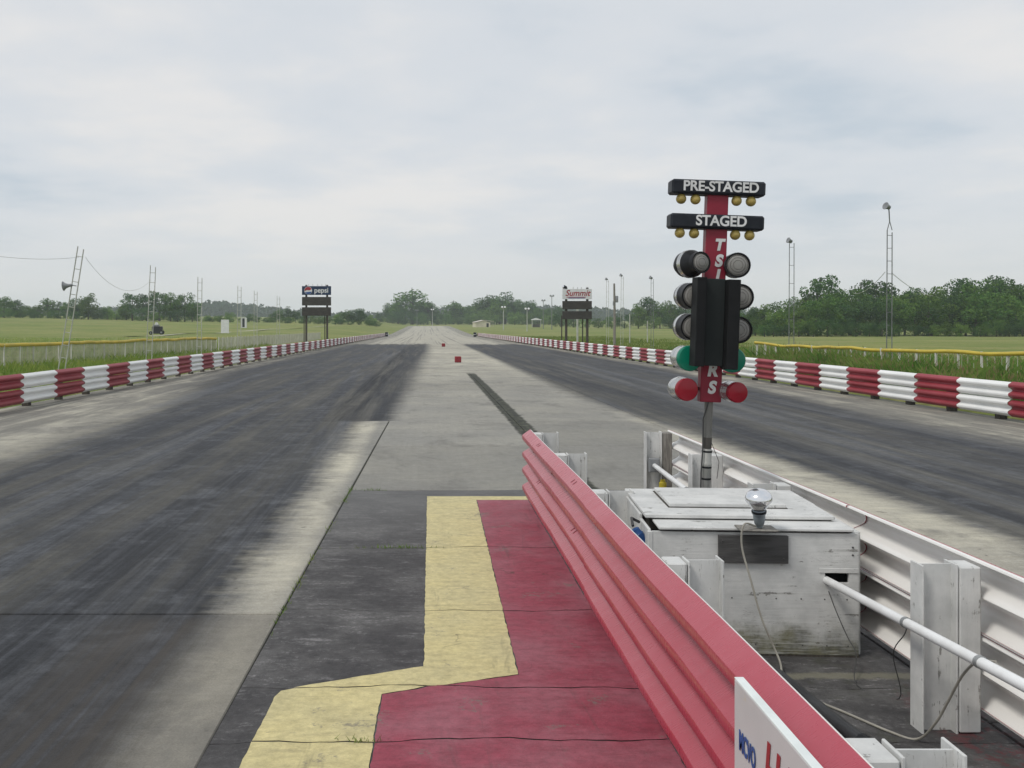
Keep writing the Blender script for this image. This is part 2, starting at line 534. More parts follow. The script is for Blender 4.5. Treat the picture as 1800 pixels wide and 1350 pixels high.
def pad_material():
    """old sealed concrete between the rails: near black, scuffed pale, mossy in places"""
    m, t, p = new_mat('sealed_pad')
    pos, x, y, z = world_xyz(t)
    oi = N(t, 'ShaderNodeObjectInfo')
    a = noise(t, pos, 1.6, 6.0, 0.65)
    b_ = noise(t, comb(t, mth(t, 'MULTIPLY', x, 2.4), mth(t, 'MULTIPLY', y, 9.0), 0.0), 1.6, 6.0, 0.72, 0.5)
    g = noise(t, pos, 46.0, 4.0, 0.75)
    c = mixc(t, mapr(t, a, 0.36, 0.66), (0.040, 0.038, 0.039), (0.095, 0.092, 0.090))
    worn = mapr(t, mth(t, 'ADD', mth(t, 'MULTIPLY', b_, 0.6), mth(t, 'MULTIPLY', g, 0.4)), 0.52, 0.64, 0.0, 0.6)
    worn = mth(t, 'MULTIPLY', worn, mapr(t, a, 0.35, 0.6, 0.35, 1.0))
    c = mixc(t, worn, c, (0.27, 0.262, 0.262))
    pg = mapr(t, noise(t, pos, 15.0, 7.0, 0.78), 0.3, 0.7, 0.6, 1.5, False)
    c = mixc(t, 1.0, c, comb(t, pg, pg, pg), 'MULTIPLY')
    # the stretch by the far joint is greyer
    c = mixc(t, mapr(t, y, 7.0, 10.2, 0.0, 0.55), c, (0.145, 0.145, 0.142))
    moss = mth(t, 'MULTIPLY', mapr(t, noise(t, pos, 5.0, 5.0, 0.6), 0.56, 0.68), 0.5)
    c = mixc(t, mth(t, 'MULTIPLY', moss, mapr(t, x, 1.0, 1.15)), c, (0.05, 0.052, 0.034))
    # old red overspray next to the rails
    rw = noise(t, pos, 11.0, 5.0, 0.75)
    near = mth(t, 'ADD', mapr(t, mth(t, 'ABSOLUTE', mth(t, 'SUBTRACT', x, 1.42)), 0.12, 0.34, 1.0, 0.0),
               mapr(t, mth(t, 'ABSOLUTE', mth(t, 'SUBTRACT', x, 2.30)), 0.05, 0.2, 1.0, 0.0), clamp=True)
    red = mth(t, 'MULTIPLY', mth(t, 'MULTIPLY', near, mapr(t, rw, 0.47, 0.58)), mapr(t, y, 4.3, 4.9, 0.85, 0.0))
    c = mixc(t, red, c, (0.115, 0.03, 0.034))
    # pale leak of concrete in front of the box
    lk = mth(t, 'MULTIPLY', mapr(t, mth(t, 'ABSOLUTE', mth(t, 'SUBTRACT', mth(t, 'ADD', y, mth(t, 'MULTIPLY', rw, 0.12)), 4.93)), 0.02, 0.06, 1.0, 0.0), mapr(t, x, 1.2, 1.3))
    c = mixc(t, mth(t, 'MULTIPLY', lk, 0.6), c, (0.22, 0.21, 0.15))
    L(t, c, p.inputs['Base Color'])
    p.inputs['Roughness'].default_value = 0.85
    b = N(t, 'ShaderNodeBump')
    b.inputs['Strength'].default_value = 0.6
    b.inputs['Distance'].default_value = 0.008
    L(t, mth(t, 'ADD', noise(t, pos, 70.0, 4.0, 0.7), b_), b.inputs['Height'])
    L(t, b.outputs[0], p.inputs['Normal'])
    return m


def ground_paint(name, base, worn, dark):
    m, t, p = new_mat(name)
    pos, x, y, z = world_xyz(t)
    a = noise(t, pos, 2.2, 5.0, 0.6)
    g = noise(t, pos, 42.0, 5.0, 0.75)
    s = noise(t, comb(t, mth(t, 'MULTIPLY', x, 3.0), mth(t, 'MULTIPLY', y, 14.0), 0.0), 1.4, 5.0, 0.7, 0.3)
    c = mixc(t, mapr(t, a, 0.33, 0.68), base, worn)
    c = mixc(t, mapr(t, s, 0.45, 0.75, 0.0, 0.5), c, dark)
    c = mixc(t, mapr(t, g, 0.56, 0.74, 0.0, 0.42), c, dark)
    g2 = noise(t, pos, 17.0, 6.0, 0.78)
    k2 = mth(t, 'ADD', mapr(t, g2, 0.32, 0.68, 0.76, 1.16, False), mapr(t, g, 0.3, 0.7, -0.10, 0.10, False))
    c = mixc(t, 1.0, c, comb(t, k2, k2, k2), 'MULTIPLY')
    wt_ = noise(t, pos, 3.1, 7.0, 0.72, 0.2)
    thru = mth(t, 'MULTIPLY', mapr(t, mth(t, 'ADD', mth(t, 'MULTIPLY', wt_, 0.65), mth(t, 'MULTIPLY', g, 0.35)), 0.565, 0.63), 0.7)
    c = mixc(t, thru, c, (0.16, 0.145, 0.125))
    # old tyre marks
    tm_ = noise(t, comb(t, mth(t, 'MULTIPLY', x, 5.0), mth(t, 'MULTIPLY', y, 0.5), 4.0), 1.0, 5.0, 0.7, 0.6)
    c = mixc(t, mapr(t, tm_, 0.57, 0.70, 0.0, 0.4), c, (0.06, 0.05, 0.048))
    # hairline cracks
    vd = N(t, 'ShaderNodeTexVoronoi', feature='DISTANCE_TO_EDGE')
    vd.inputs['Scale'].default_value = 0.9
    wv = N(t, 'ShaderNodeVectorMath', operation='ADD')
    nn = N(t, 'ShaderNodeTexNoise')
    nn.inputs['Scale'].default_value = 5.0
    L(t, pos, nn.inputs['Vector'])
    sc = N(t, 'ShaderNodeVectorMath', operation='SCALE')
    sc.inputs['Scale'].default_value = 0.35
    L(t, nn.outputs['Color'], sc.inputs[0])
    L(t, pos, wv.inputs[0])
    L(t, sc.outputs[0], wv.inputs[1])
    L(t, wv.outputs[0], vd.inputs['Vector'])
    cr = mth(t, 'MULTIPLY', mapr(t, vd.outputs['Distance'], 0.001, 0.005, 0.6, 0.0), mapr(t, noise(t, pos, 1.7, 3.0), 0.55, 0.64))
    c = mixc(t, cr, c, (0.035, 0.03, 0.02))
    L(t, c, p.inputs['Base Color'])
    p.inputs['Roughness'].default_value = 0.62
    p.inputs['Specular IOR Level'].default_value = 0.3
    b = N(t, 'ShaderNodeBump')
    b.inputs['Strength'].default_value = 0.4
    b.inputs['Distance'].default_value = 0.005
    L(t, mth(t, 'ADD', noise(t, pos, 75.0, 4.0, 0.7), s), b.inputs['Height'])
    L(t, b.outputs[0], p.inputs['Normal'])
    return m


def field_material():
    m, t, p = new_mat('mown_field')
    pos, x, y, z = world_xyz(t)
    a = noise(t, pos, 0.035, 6.0, 0.6)
    b_ = noise(t, comb(t, mth(t, 'MULTIPLY', x, 0.05), mth(t, 'MULTIPLY', y, 0.35), 0.0), 1.0, 6.0, 0.65)
    g = noise(t, pos, 1.6, 6.0, 0.7)
    c = mixc(t, mapr(t, a, 0.35, 0.65), (0.13, 0.185, 0.042), (0.21, 0.24, 0.072))
    c = mixc(t, mapr(t, b_, 0.42, 0.62, 0.0, 0.8), c, (0.29, 0.265, 0.115))
    c = mixc(t, mapr(t, g, 0.42, 0.7, 0.0, 0.5), c, (0.075, 0.125, 0.03))
    L(t, c, p.inputs['Base Color'])
    p.inputs['Roughness'].default_value = 0.95
    p.inputs['Specular IOR Level'].default_value = 0.1
    b = N(t, 'ShaderNodeBump')
    b.inputs['Strength'].default_value = 0.8
    b.inputs['Distance'].default_value = 0.12
    L(t, noise(t, pos, 4.0, 5.0, 0.7), b.inputs['Height'])
    L(t, b.outputs[0], p.inputs['Normal'])
    return m


def leaf_material(name, c1, c2, trans=0.25):
    m, t, p = new_mat(name)
    pos, x, y, z = world_xyz(t)
    oi = N(t, 'ShaderNodeObjectInfo')
    a = noise(t, pos, 0.55, 3.0, 0.6)
    c = mixc(t, mapr(t, a, 0.38, 0.62), c1, c2)
    k = mapr(t, oi.outputs['Random'], 0, 1, 0.85, 1.55, False)
    c = mixc(t, 1.0, c, comb(t, k, mth(t, 'MULTIPLY', k, 0.98), mth(t, 'MULTIPLY', k, 0.95)), 'MULTIPLY')
    L(t, c, p.inputs['Base Color'])
    p.inputs['Roughness'].default_value = 0.75
    p.inputs['Specular IOR Level'].default_value = 0.15
    tr = N(t, 'ShaderNodeBsdfTranslucent')
    L(t, c, tr.inputs['Color'])
    mx = N(t, 'ShaderNodeMixShader')
    mx.inputs[0].default_value = trans
    L(t, p.outputs[0], mx.inputs[1])
    L(t, tr.outputs[0], mx.inputs[2])
    L(t, mx.outputs[0], t.nodes['Material Output'].inputs['Surface'])
    return m


def white_wood(name, moss=False):
    """white paint on old boards: grain cracks, peeled spots, grime; moss grows at the foot of the box"""
    m, t, p = new_mat(name)
    tcn = N(t, 'ShaderNodeTexCoord')
    s = N(t, 'ShaderNodeSeparateXYZ')
    L(t, tcn.outputs['Object'], s.inputs[0])
    x, y, z = s.outputs
    pos = tcn.outputs['Object']
    if moss:      # boards lie across
        gv = comb(t, mth(t, 'MULTIPLY', x, 1.6), mth(t, 'MULTIPLY', y, 6.0), mth(t, 'MULTIPLY', z, 26.0))
    else:
        gv = comb(t, mth(t, 'MULTIPLY', x, 24.0), mth(t, 'MULTIPLY', y, 24.0), mth(t, 'MULTIPLY', z, 1.6))
    grain = noise(t, gv, 1.5, 5.0, 0.65, 0.2)
    blot = noise(t, pos, 5.0, 5.0, 0.65)
    c = mixc(t, mapr(t, blot, 0.3, 0.7), (0.50, 0.505, 0.495), (0.645, 0.645, 0.63))
    c = mixc(t, mapr(t, grain, 0.60, 0.74, 0.0, 0.55), c, (0.27, 0.265, 0.25))
    crack = mth(t, 'MULTIPLY', mapr(t, mth(t, 'ABSOLUTE', mth(t, 'SUBTRACT', grain, 0.47)), 0.0, 0.006, 1.0, 0.0), mapr(t, noise(t, pos, 3.5, 3.0), 0.52, 0.60, 0.0, 0.85))
    c = mixc(t, crack, c, (0.10, 0.095, 0.085))
    peel = mapr(t, mth(t, 'ADD', mth(t, 'MULTIPLY', noise(t, pos, 16.0, 6.0, 0.7), 0.5), mth(t, 'MULTIPLY', grain, 0.5)), 0.585, 0.615, 0.0, 0.8)
    c = mixc(t, peel, c, (0.20, 0.195, 0.18))
    if moss:
        mz = mth(t, 'SUBTRACT', z, mth(t, 'MULTIPLY', mth(t, 'SUBTRACT', noise(t, pos, 4.5, 5.0, 0.7), 0.5), 0.42))
        mo = mapr(t, mz, 0.02, 0.20, 0.9, 0.0)
        mo = mth(t, 'MULTIPLY', mo, mapr(t, noise(t, gv, 2.6, 4.0, 0.7), 0.34, 0.56, 0.45, 1.0))
        c = mixc(t, mo, c, mixc(t, mapr(t, blot, 0.4, 0.6), (0.06, 0.06, 0.035), (0.135, 0.13, 0.06)))
    L(t, c, p.inputs['Base Color'])
    p.inputs['Roughness'].default_value = 0.7
    p.inputs['Specular IOR Level'].default_value = 0.25
    b = N(t, 'ShaderNodeBump')
    b.inputs['Strength'].default_value = 0.5
    b.inputs['Distance'].default_value = 0.004
    L(t, mth(t, 'SUBTRACT', grain, mth(t, 'MULTIPLY', peel, 0.4)), b.inputs['Height'])
    L(t, b.outputs[0], p.inputs['Normal'])
    return m


def rail_paint(name, base, chalk, scrape, rough=0.38):
    m, t, p = new_mat(name)
    pos, x, y, z = world_xyz(t)
    a = noise(t, pos, 1.3, 5.0, 0.6)
    s = noise(t, comb(t, mth(t, 'MULTIPLY', x, 5.0), mth(t, 'MULTIPLY', y, 22.0), mth(t, 'MULTIPLY', z, 5.0)), 1.6, 6.0, 0.7, 0.8)
    lng = noise(t, comb(t, mth(t, 'MULTIPLY', x, 20.0), mth(t, 'MULTIPLY', y, 0.5), mth(t, 'MULTIPLY', z, 20.0)), 1.2, 4.0, 0.6)
    c = mixc(t, mapr(t, a, 0.35, 0.68), base, chalk)
    sc = mth(t, 'MULTIPLY', mapr(t, s, 0.62, 0.70), mapr(t, noise(t, pos, 1.1, 3.0), 0.55, 0.66, 0.0, 0.45))
    c = mixc(t, sc, c, scrape)
    c = mixc(t, mapr(t, lng, 0.55, 0.75, 0.0, 0.14), c, scrape)
    L(t, c, p.inputs['Base Color'])
    sp_ = noise(t, pos, 23.0, 5.0, 0.7)
    c = mixc(t, mth(t, 'MULTIPLY', mapr(t, sp_, 0.60, 0.68), mapr(t, a, 0.45, 0.62, 0.02, 0.22)), c, scrape)
    chip = mth(t, 'MULTIPLY', mapr(t, noise(t, pos, 31.0, 6.0, 0.75), 0.695, 0.72), mapr(t, noise(t, pos, 1.9, 3.0), 0.5, 0.6, 0.0, 0.85))
    c = mixc(t, chip, c, (0.10, 0.075, 0.06))
    oi = N(t, 'ShaderNodeObjectInfo')
    fk = mapr(t, oi.outputs['Random'], 0, 1, 0.86, 1.06, False)
    c = mixc(t, 1.0, c, comb(t, fk, fk, fk), 'MULTIPLY')
    mud = mth(t, 'MULTIPLY', mapr(t, noise(t, comb(t, mth(t, 'MULTIPLY', x, 1.0), mth(t, 'MULTIPLY', y, 2.2), mth(t, 'MULTIPLY', z, 7.0)), 1.3, 6.0, 0.7), 0.55, 0.68), 0.30)
    c = mixc(t, mud, c, (0.17, 0.15, 0.125))
    L(t, mapr(t, s, 0.3, 0.75, rough - 0.02, rough + 0.08), p.inputs['Roughness'])
    p.inputs['Specular IOR Level'].default_value = 0.5
    b = N(t, 'ShaderNodeBump')
    b.inputs['Strength'].default_value = 0.18
    b.inputs['Distance'].default_value = 0.004
    L(t, noise(t, pos, 5.0, 3.0, 0.5), b.inputs['Height'])
    L(t, b.outputs[0], p.inputs['Normal'])
    return m


MAT = {}
MAT['track'] = track_material()
MAT['pad'] = pad_material()
MAT['joint'] = simple('joint_filler', (0.035, 0.034, 0.03), (0.05, 0.055, 0.03), 3.0, 0.95)
MAT['yellow_paint'] = ground_paint('yellow_ground_paint', (0.59, 0.51, 0.25), (0.54, 0.475, 0.25), (0.31, 0.27, 0.15))
MAT['red_paint'] = ground_paint('red_ground_paint', (0.275, 0.046, 0.072), (0.30, 0.095, 0.122), (0.16, 0.024, 0.038))
MAT['field'] = field_material()
MAT['gravel'] = simple('pale_gravel', (0.42, 0.40, 0.32), (0.32, 0.31, 0.22), 0.6, 0.95)
MAT['red_rail'] = rail_paint('red_rail_paint', (0.37, 0.030, 0.055), (0.40, 0.060, 0.088), (0.20, 0.012, 0.024), 0.27)
MAT['white_back'] = rail_paint('white_rail_paint', (0.81, 0.80, 0.77), (0.86, 0.85, 0.82), (0.62, 0.60, 0.55), 0.3)
MAT['side_red'] = rail_paint('side_rail_red', (0.25, 0.022, 0.034), (0.30, 0.036, 0.05), (0.15, 0.018, 0.024), 0.5)
MAT['side_white'] = rail_paint('side_rail_white', (0.74, 0.745, 0.735), (0.80, 0.80, 0.785), (0.50, 0.48, 0.44), 0.45)
MAT['galv'] = simple('galvanised_steel', (0.36, 0.37, 0.37), (0.27, 0.28, 0.28), 5.0, 0.5, metal=0.5)
MAT['dark_wood'] = simple('dark_timber', (0.085, 0.075, 0.062), (0.05, 0.045, 0.038), 8.0, 0.9, bump=0.3, stretch=(6, 6, 1))
MAT['bolt'] = simple('painted_bolt', (0.15, 0.02, 0.026), None, 8.0, 0.5)
MAT['white_post'] = white_wood('white_post_paint')
MAT['white_box'] = white_wood('white_box_paint', True)
MAT['grey_wood'] = simple('weathered_timber', (0.27, 0.255, 0.23), (0.16, 0.15, 0.135), 7.0, 0.9, bump=0.4, stretch=(8, 8, 1))
MAT['bracket'] = simple('dark_grey_board', (0.085, 0.083, 0.082), (0.055, 0.054, 0.053), 6.0, 0.8, bump=0.2, stretch=(1, 4, 6))
MAT['pvc'] = simple('white_pvc', (0.80, 0.81, 0.81), (0.70, 0.70, 0.69), 4.0, 0.35)
MAT['black_pvc'] = simple('black_conduit', (0.045, 0.047, 0.05), (0.03, 0.031, 0.033), 6.0, 0.45)
MAT['cable_pale'] = simple('pale_cable', (0.36, 0.345, 0.30), (0.28, 0.265, 0.23), 9.0, 0.6)
MAT['cable_dark'] = simple('dark_cable', (0.06, 0.06, 0.06), None, 9.0, 0.5)
MAT['chrome'] = simple('silvered_glass', (0.82, 0.83, 0.85), (0.74, 0.75, 0.78), 9.0, 0.14, metal=0.9)
MAT['socket'] = simple('grey_socket', (0.27, 0.31, 0.34), (0.20, 0.23, 0.25), 9.0, 0.4, metal=0.4)
MAT['black'] = simple('black_gloss_paint', (0.016, 0.017, 0.019), (0.024, 0.025, 0.028), 6.0, 0.4, spec=0.12)
MAT['black_matt'] = simple('black_matt_panel', (0.010, 0.011, 0.012), (0.016, 0.017, 0.018), 3.0, 0.6, spec=0.12)
MAT['black_face'] = simple('black_panel_face', (0.020, 0.024, 0.024), (0.026, 0.031, 0.031), 3.0, 0.55, spec=0.12)
MAT['bar'] = simple('charcoal_bar', (0.020, 0.023, 0.029), (0.030, 0.034, 0.042), 6.0, 0.45, spec=0.12)
MAT['bulb'] = simple('amber_bulb', (0.44, 0.34, 0.10), (0.34, 0.26, 0.075), 9.0, 0.3)
MAT['letter'] = simple('white_lettering', (0.72, 0.73, 0.73), (0.60, 0.61, 0.61), 9.0, 0.5)
MAT['tree_red'] = simple('signal_board_red', (0.26, 0.014, 0.036), (0.225, 0.013, 0.032), 4.0, 0.42)
MAT['lens_clear'] = simple('dull_grey_lens', (0.245, 0.24, 0.225), (0.20, 0.197, 0.187), 5.0, 0.28)
MAT['lens_green'] = simple('green_lens', (0.004, 0.18, 0.11), (0.003, 0.15, 0.092), 5.0, 0.25)
MAT['lens_red'] = simple('red_lens', (0.25, 0.008, 0.020), (0.21, 0.007, 0.016), 5.0, 0.25)
MAT['steel'] = simple('bright_steel', (0.68, 0.68, 0.67), (0.5, 0.5, 0.5), 6.0, 0.25, metal=0.8)
MAT['pole'] = simple('grey_steel_pole', (0.215, 0.212, 0.20), (0.15, 0.148, 0.14), 8.0, 0.5, metal=0.3, stretch=(1, 1, .3))
MAT['pole_pale'] = simple('pale_zinc_pole', (0.36, 0.36, 0.34), (0.27, 0.27, 0.25), 8.0, 0.5, metal=0.3)
MAT['tower'] = simple('pale_painted_mast', (0.46, 0.47, 0.43), (0.36, 0.37, 0.33), 3.0, 0.6)
MAT['tower_dark'] = simple('weathered_mast', (0.185, 0.20, 0.195), (0.14, 0.15, 0.145), 3.0, 0.6)
MAT['lath'] = simple('bleached_lath', (0.44, 0.435, 0.35), (0.32, 0.325, 0.24), 2.0, 0.9, rnd=0.12)
MAT['yellow_tube'] = simple('yellow_plastic_tube', (0.56, 0.43, 0.045), (0.46, 0.35, 0.04), 1.5, 0.5)
MAT['yellow_faded'] = simple('faded_yellow_tube', (0.58, 0.43, 0.05), (0.46, 0.35, 0.06), 1.2, 0.6)
MAT['post_white'] = simple('white_fence_post', (0.62, 0.62, 0.56), (0.5, 0.5, 0.44), 4.0, 0.7)
MAT['bark'] = simple('tree_bark', (0.075, 0.062, 0.05), (0.045, 0.038, 0.03), 3.0, 0.95)
MAT['leaf_a'] = leaf_material('leaf_mid_green', (0.036, 0.098, 0.020), (0.088, 0.168, 0.032))
MAT['leaf_b'] = leaf_material('leaf_dark_green', (0.024, 0.068, 0.020), (0.060, 0.122, 0.034))
MAT['leaf_c'] = leaf_material('leaf_light_green', (0.058, 0.125, 0.022), (0.125, 0.205, 0.042))
MAT['leaf_far'] = leaf_material('leaf_far_wood', (0.022, 0.042, 0.022), (0.034, 0.056, 0.030), 0.05)
MAT['grass_tall'] = leaf_material('tall_grass_blades', (0.060, 0.130, 0.024), (0.135, 0.190, 0.048), 0.3)
MAT['grass_short'] = leaf_material('verge_grass_blades', (0.11, 0.185, 0.034), (0.21, 0.26, 0.066), 0.3)
MAT['seed'] = leaf_material('grass_seed_heads', (0.14, 0.105, 0.06), (0.20, 0.155, 0.085), 0.3)
MAT['foam_red'] = simple('red_foam', (0.26, 0.03, 0.035), (0.2, 0.024, 0.03), 5.0, 0.8)
MAT['board_dark'] = simple('dark_display_board', (0.040, 0.038, 0.034), (0.060, 0.055, 0.048), 3.0, 0.6)
MAT['board_blue'] = simple('deep_blue_panel', (0.012, 0.035, 0.085), (0.014, 0.03, 0.07), 3.0, 0.5)
MAT['logo_red'] = simple('logo_red', (0.33, 0.025, 0.035), None, 3.0, 0.5)
MAT['logo_blue'] = simple('logo_blue', (0.03, 0.09, 0.30), None, 3.0, 0.5)
MAT['panel_white'] = simple('white_sign_panel', (0.68, 0.69, 0.69), (0.6, 0.61, 0.61), 3.0, 0.5)
MAT['sign_white'] = simple('white_sign_board', (0.55, 0.545, 0.55), (0.50, 0.495, 0.50), 3.0, 0.45, spots=(7.0, 0.66, 0.05, (0.55, 0.47, 0.33)))
MAT['sign_edge'] = simple('white_board_edge', (0.74, 0.78, 0.77), (0.66, 0.70, 0.69), 9.0, 0.6)
MAT['blue_plastic'] = simple('blue_plastic', (0.012, 0.06, 0.20), (0.01, 0.045, 0.15), 6.0, 0.4)
MAT['yellow_plastic'] = simple('yellow_plastic', (0.55, 0.44, 0.04), None, 6.0, 0.4)
MAT['grey_box'] = simple('grey_junction_box', (0.24, 0.25, 0.26), (0.2, 0.21, 0.22), 6.0, 0.5)
MAT['tyre'] = simple('black_rubber', (0.02, 0.02, 0.02), None, 6.0, 0.8)
MAT['cart'] = simple('black_vehicle_paint', (0.016, 0.016, 0.022), None, 3.0, 0.4)
MAT['cream'] = simple('cream_siding', (0.62, 0.58, 0.45), (0.54, 0.50, 0.39), 1.0, 0.7)
MAT['roof_pale'] = simple('pale_tin_roof', (0.56, 0.52, 0.45), (0.48, 0.44, 0.38), 1.0, 0.6)
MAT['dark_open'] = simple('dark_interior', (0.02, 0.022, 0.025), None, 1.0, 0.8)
MAT['earth'] = simple('bare_earth', (0.10, 0.085, 0.06), (0.07, 0.06, 0.045), 4.0, 0.95)

# ================================================================ SETTING
TR_X0, TR_X1 = -9.0, 11.0


def grid_sheet(xs, ys, zf, dz=0.0):
    mb = MB()
    nx = len(xs)
    mb.v = [(x, y, zf(x, y) + dz) for y in ys for x in xs]
    mb.f = [(j * nx + i, j * nx + i + 1, (j + 1) * nx + i + 1, (j + 1) * nx + i) for j in range(len(ys) - 1) for i in range(nx - 1)]
    mb.m = [0] * len(mb.f)
    return mb


def ground_z(x, y):
    if TR_X0 + 0.15 < x < TR_X1 - 0.15 and y < 492:
        return gz(y) - 0.25
    if TR_X0 - 0.2 < x < TR_X1 + 0.2 and y < 496:
        return tz(x, y) - 0.02
    und = 0.05 * math.sin(x * 0.31 + 1.0) * math.sin(y * 0.23) + 0.04 * math.sin(x * 0.11 + y * 0.17)
    k = ss(abs(x - 1.0), 14, 30)
    return tz(x, y) + und * k * 2.0


xs = sorted(set([-1600, -1100, -800, -600, -450, -350, -280, -230] + list(range(-200, -60, 10)) + [x * 2.0 for x in range(-30, -5)] +
                [-9.6, -9.2, -8.8, -4, 0, 5, 10.8, 11.2, 11.6] + [12.0 + 2 * i for i in range(25)] + list(range(70, 260, 10)) +
                [280, 330, 400, 500, 650, 850, 1150, 1600]))
ys = [-40, -20, -8, 0] + [2.0 * i for i in range(1, 60)] + list(range(120, 300, 6)) + list(range(300, 488, 12)) + [490, 491.9, 492.1, 496.2, 500] + list(range(520, 1000, 40)) + [1050, 1150, 1300, 1500, 1800]
o = grid_sheet(xs, ys, ground_z).build('ground', MAT['field'], fix=False, smooth=True)
o['kind'] = 'structure'

# ---- the strip: a joint-filler bed near the start, one sheet of concrete farther off, slabs laid on the bed
Y_SLAB = 108.0
tr = MB()
ysn = [-14.0] + [-8.0 + 4 * i for i in range(30)]
ysn = [y for y in ysn if y < Y_SLAB] + [Y_SLAB]
xsn = [TR_X0 + 0.01, 1.0, TR_X1 - 0.01]
nx = len(xsn)
base = len(tr.v)
vs_ = [(x, y, gz(y) - 0.014) for y in ysn for x in xsn]
fs_ = [(j * nx + i, j * nx + i + 1, (j + 1) * nx + i + 1, (j + 1) * nx + i) for j in range(len(ysn) - 1) for i in range(nx - 1)]
tr.add(vs_, fs_, 1)
ysf = [Y_SLAB + 0.02] + list(range(114, 198, 6)) + list(range(198, 266, 3)) + list(range(270, 491, 20)) + [491]
xsf = [TR_X0, -4, 1.0, 6, TR_X1]
nx = len(xsf)
vs_ = [(x, y, gz(y)) for y in ysf for x in xsf]
fs_ = [(j * nx + i, j * nx + i + 1, (j + 1) * nx + i + 1, (j + 1) * nx + i) for j in range(len(ysf) - 1) for i in range(nx - 1)]
tr.add(vs_, fs_, 0)
track = tr.build('track', [MAT['track'], MAT['joint']], fix=False)
track['kind'] = 'structure'


def slab(x0, x1, y0, y1, mat, name='concrete_slab', gap=0.008, th=0.2, dz=0.0):
    mb = MB()
    a, b, c, d = x0, x1, y0, y1
    xa, xb = (a if callable(a) else (lambda q, a=a: a)), (b if callable(b) else (lambda q, b=b: b))
    top = [(xa(c) + gap, c + gap), (xb(c) - gap, c + gap), (xb(d) - gap, d - gap), (xa(d) + gap, d - gap)]
    ch = 0.006
    lo = [(x, y, gz(y) - th) for x, y in top]
    mi = [(x, y, gz(y) - ch + dz) for x, y in top]
    hi = [(top[0][0] + ch, top[0][1] + ch), (top[1][0] - ch, top[1][1] + ch), (top[2][0] - ch, top[2][1] - ch), (top[3][0] + ch, top[3][1] - ch)]
    hi = [(x, y, gz(y) + dz) for x, y in hi]
    fs2 = [(8, 9, 10, 11)]
    for i in range(4):
        j = (i + 1) % 4
        fs2 += [(i, j, 4 + j, 4 + i), (4 + i, 4 + j, 8 + j, 8 + i)]
    mb.add(lo + mi + hi, fs2)
    return mb.build(name, mat, track, fix=False)


def xedge(y):
    return -0.95 + 0.0145 * min(max(y, -2), 18.25)


left_joints = [-14, -6.4, 5.92, 18.25, 30.6, 43, 55.3, 67.6, 80, 92.3, Y_SLAB]
mid_joints = [10.45, 14.4, 18.25, 22.6, 27.2, 32, 37.6, 45.2, 55.3, 67.6, 80, 92.3, Y_SLAB]
right_joints = [-14, -4, 7.4, 18.25, 30.6, 43, 55.3, 67.6, 80, 92.3, Y_SLAB]
for a, b in zip(left_joints[:-1], left_joints[1:]):
    if b < 19:
        slab(TR_X0, xedge, a, b, MAT['track'], gap=0.012)
for i, (a, b) in enumerate(zip(mid_joints[:-1], mid_joints[1:])):
    if a < 18:
        slab(xedge, 1.62, a, b, MAT['track'])
    else:
        slab(TR_X0, 1.62 if a < 37 else 4.05, a, b, MAT['track'], gap=0.006)
    if a < 37:
        slab(1.62, 4.05, a, b, MAT['track'])
for a, b in zip(right_joints[:-1], right_joints[1:]):
    slab(4.05, TR_X1, a, b, MAT['track'])
pad_joints = [-3, 1.2, 2.6, 4.09, 4.70, 6.0, 7.7, 10.2]


def crack_y(x, j):
    """wander of a crack across the pad"""
    return 0.022 * math.sin(x * 2.3 + j * 1.7) + 0.012 * math.sin(x * 7.1 + j * 3.1) + 0.006 * math.sin(x * 19.0 + j * 5.0) + 0.003 * math.sin(x * 47.0 + j)


def ragged_slab(x0, x1, y0, y1, mat, name, gap=0.0028, th=0.12):
    n = 40
    lo_e, hi_e = [], []
    for i in range(n + 1):
        t = i / n
        for yy, sg_, arr in ((y0, 1, lo_e), (y1, -1, hi_e)):
            xa_, xb_ = (x0(yy) if callable(x0) else x0) + gap, (x1(yy) if callable(x1) else x1) - gap
            x = xa_ + (xb_ - xa_) * t
            arr.append((x, yy + crack_y(x, yy) + sg_ * gap * (0.5 + abs(math.sin(x * 9 + yy)))))
    ring = lo_e + hi_e[::-1]
    mb = MB()
    m_ = len(ring)
    top = [(x, y, gz(y)) for x, y in ring]
    bot = [(x, y, gz(y) - th) for x, y in ring]
    fs2 = [(i, i + 1, m_ - 2 - i, m_ - 1 - i) for i in range(n)]
    fs2 += [(i, m_ + i, m_ + (i + 1) % m_, (i + 1) % m_) for i in range(m_)]
    mb.add(top + bot, fs2)
    return mb.build(name, mat, track, fix=False)


for a, b in zip(pad_joints[:-1], pad_joints[1:]):
    ragged_slab(xedge, 1.02, a, b, MAT['pad'], 'sealed_slab')
    ragged_slab(1.02, 2.42, a, b, MAT['pad'], 'sealed_slab')
ragged_slab(xedge, 2.42, 10.2, 10.45, MAT['pad'], 'sealed_slab')
for a, b in ((-14, -3), (-3, 4.3), (4.3, 10.45)):
    slab(2.42, 4.05, a, b, MAT['pad'] if b > 4 else MAT['track'])

# ---- painted box on the pad, laid slab by slab so that it breaks at the joints
yellow = [(0.005, 10.05), (1.0, 10.05), (1.0, 9.84), (0.492, 9.84), (0.447, 4.88), (-0.212, 4.62), (-0.225, 3.7), (-0.24, -1.0),
          (-0.78, -1.0), (-0.73, 3.7), (-0.70, 4.58), (-0.685, 4.66), (-0.60, 4.72), (-0.014, 5.0)]
redp = [(0.497, 9.835), (1.0, 9.835), (1.0, -1.0), (-0.235, -1.0), (-0.22, 3.7), (-0.207, 4.615), (0.452, 4.875)]


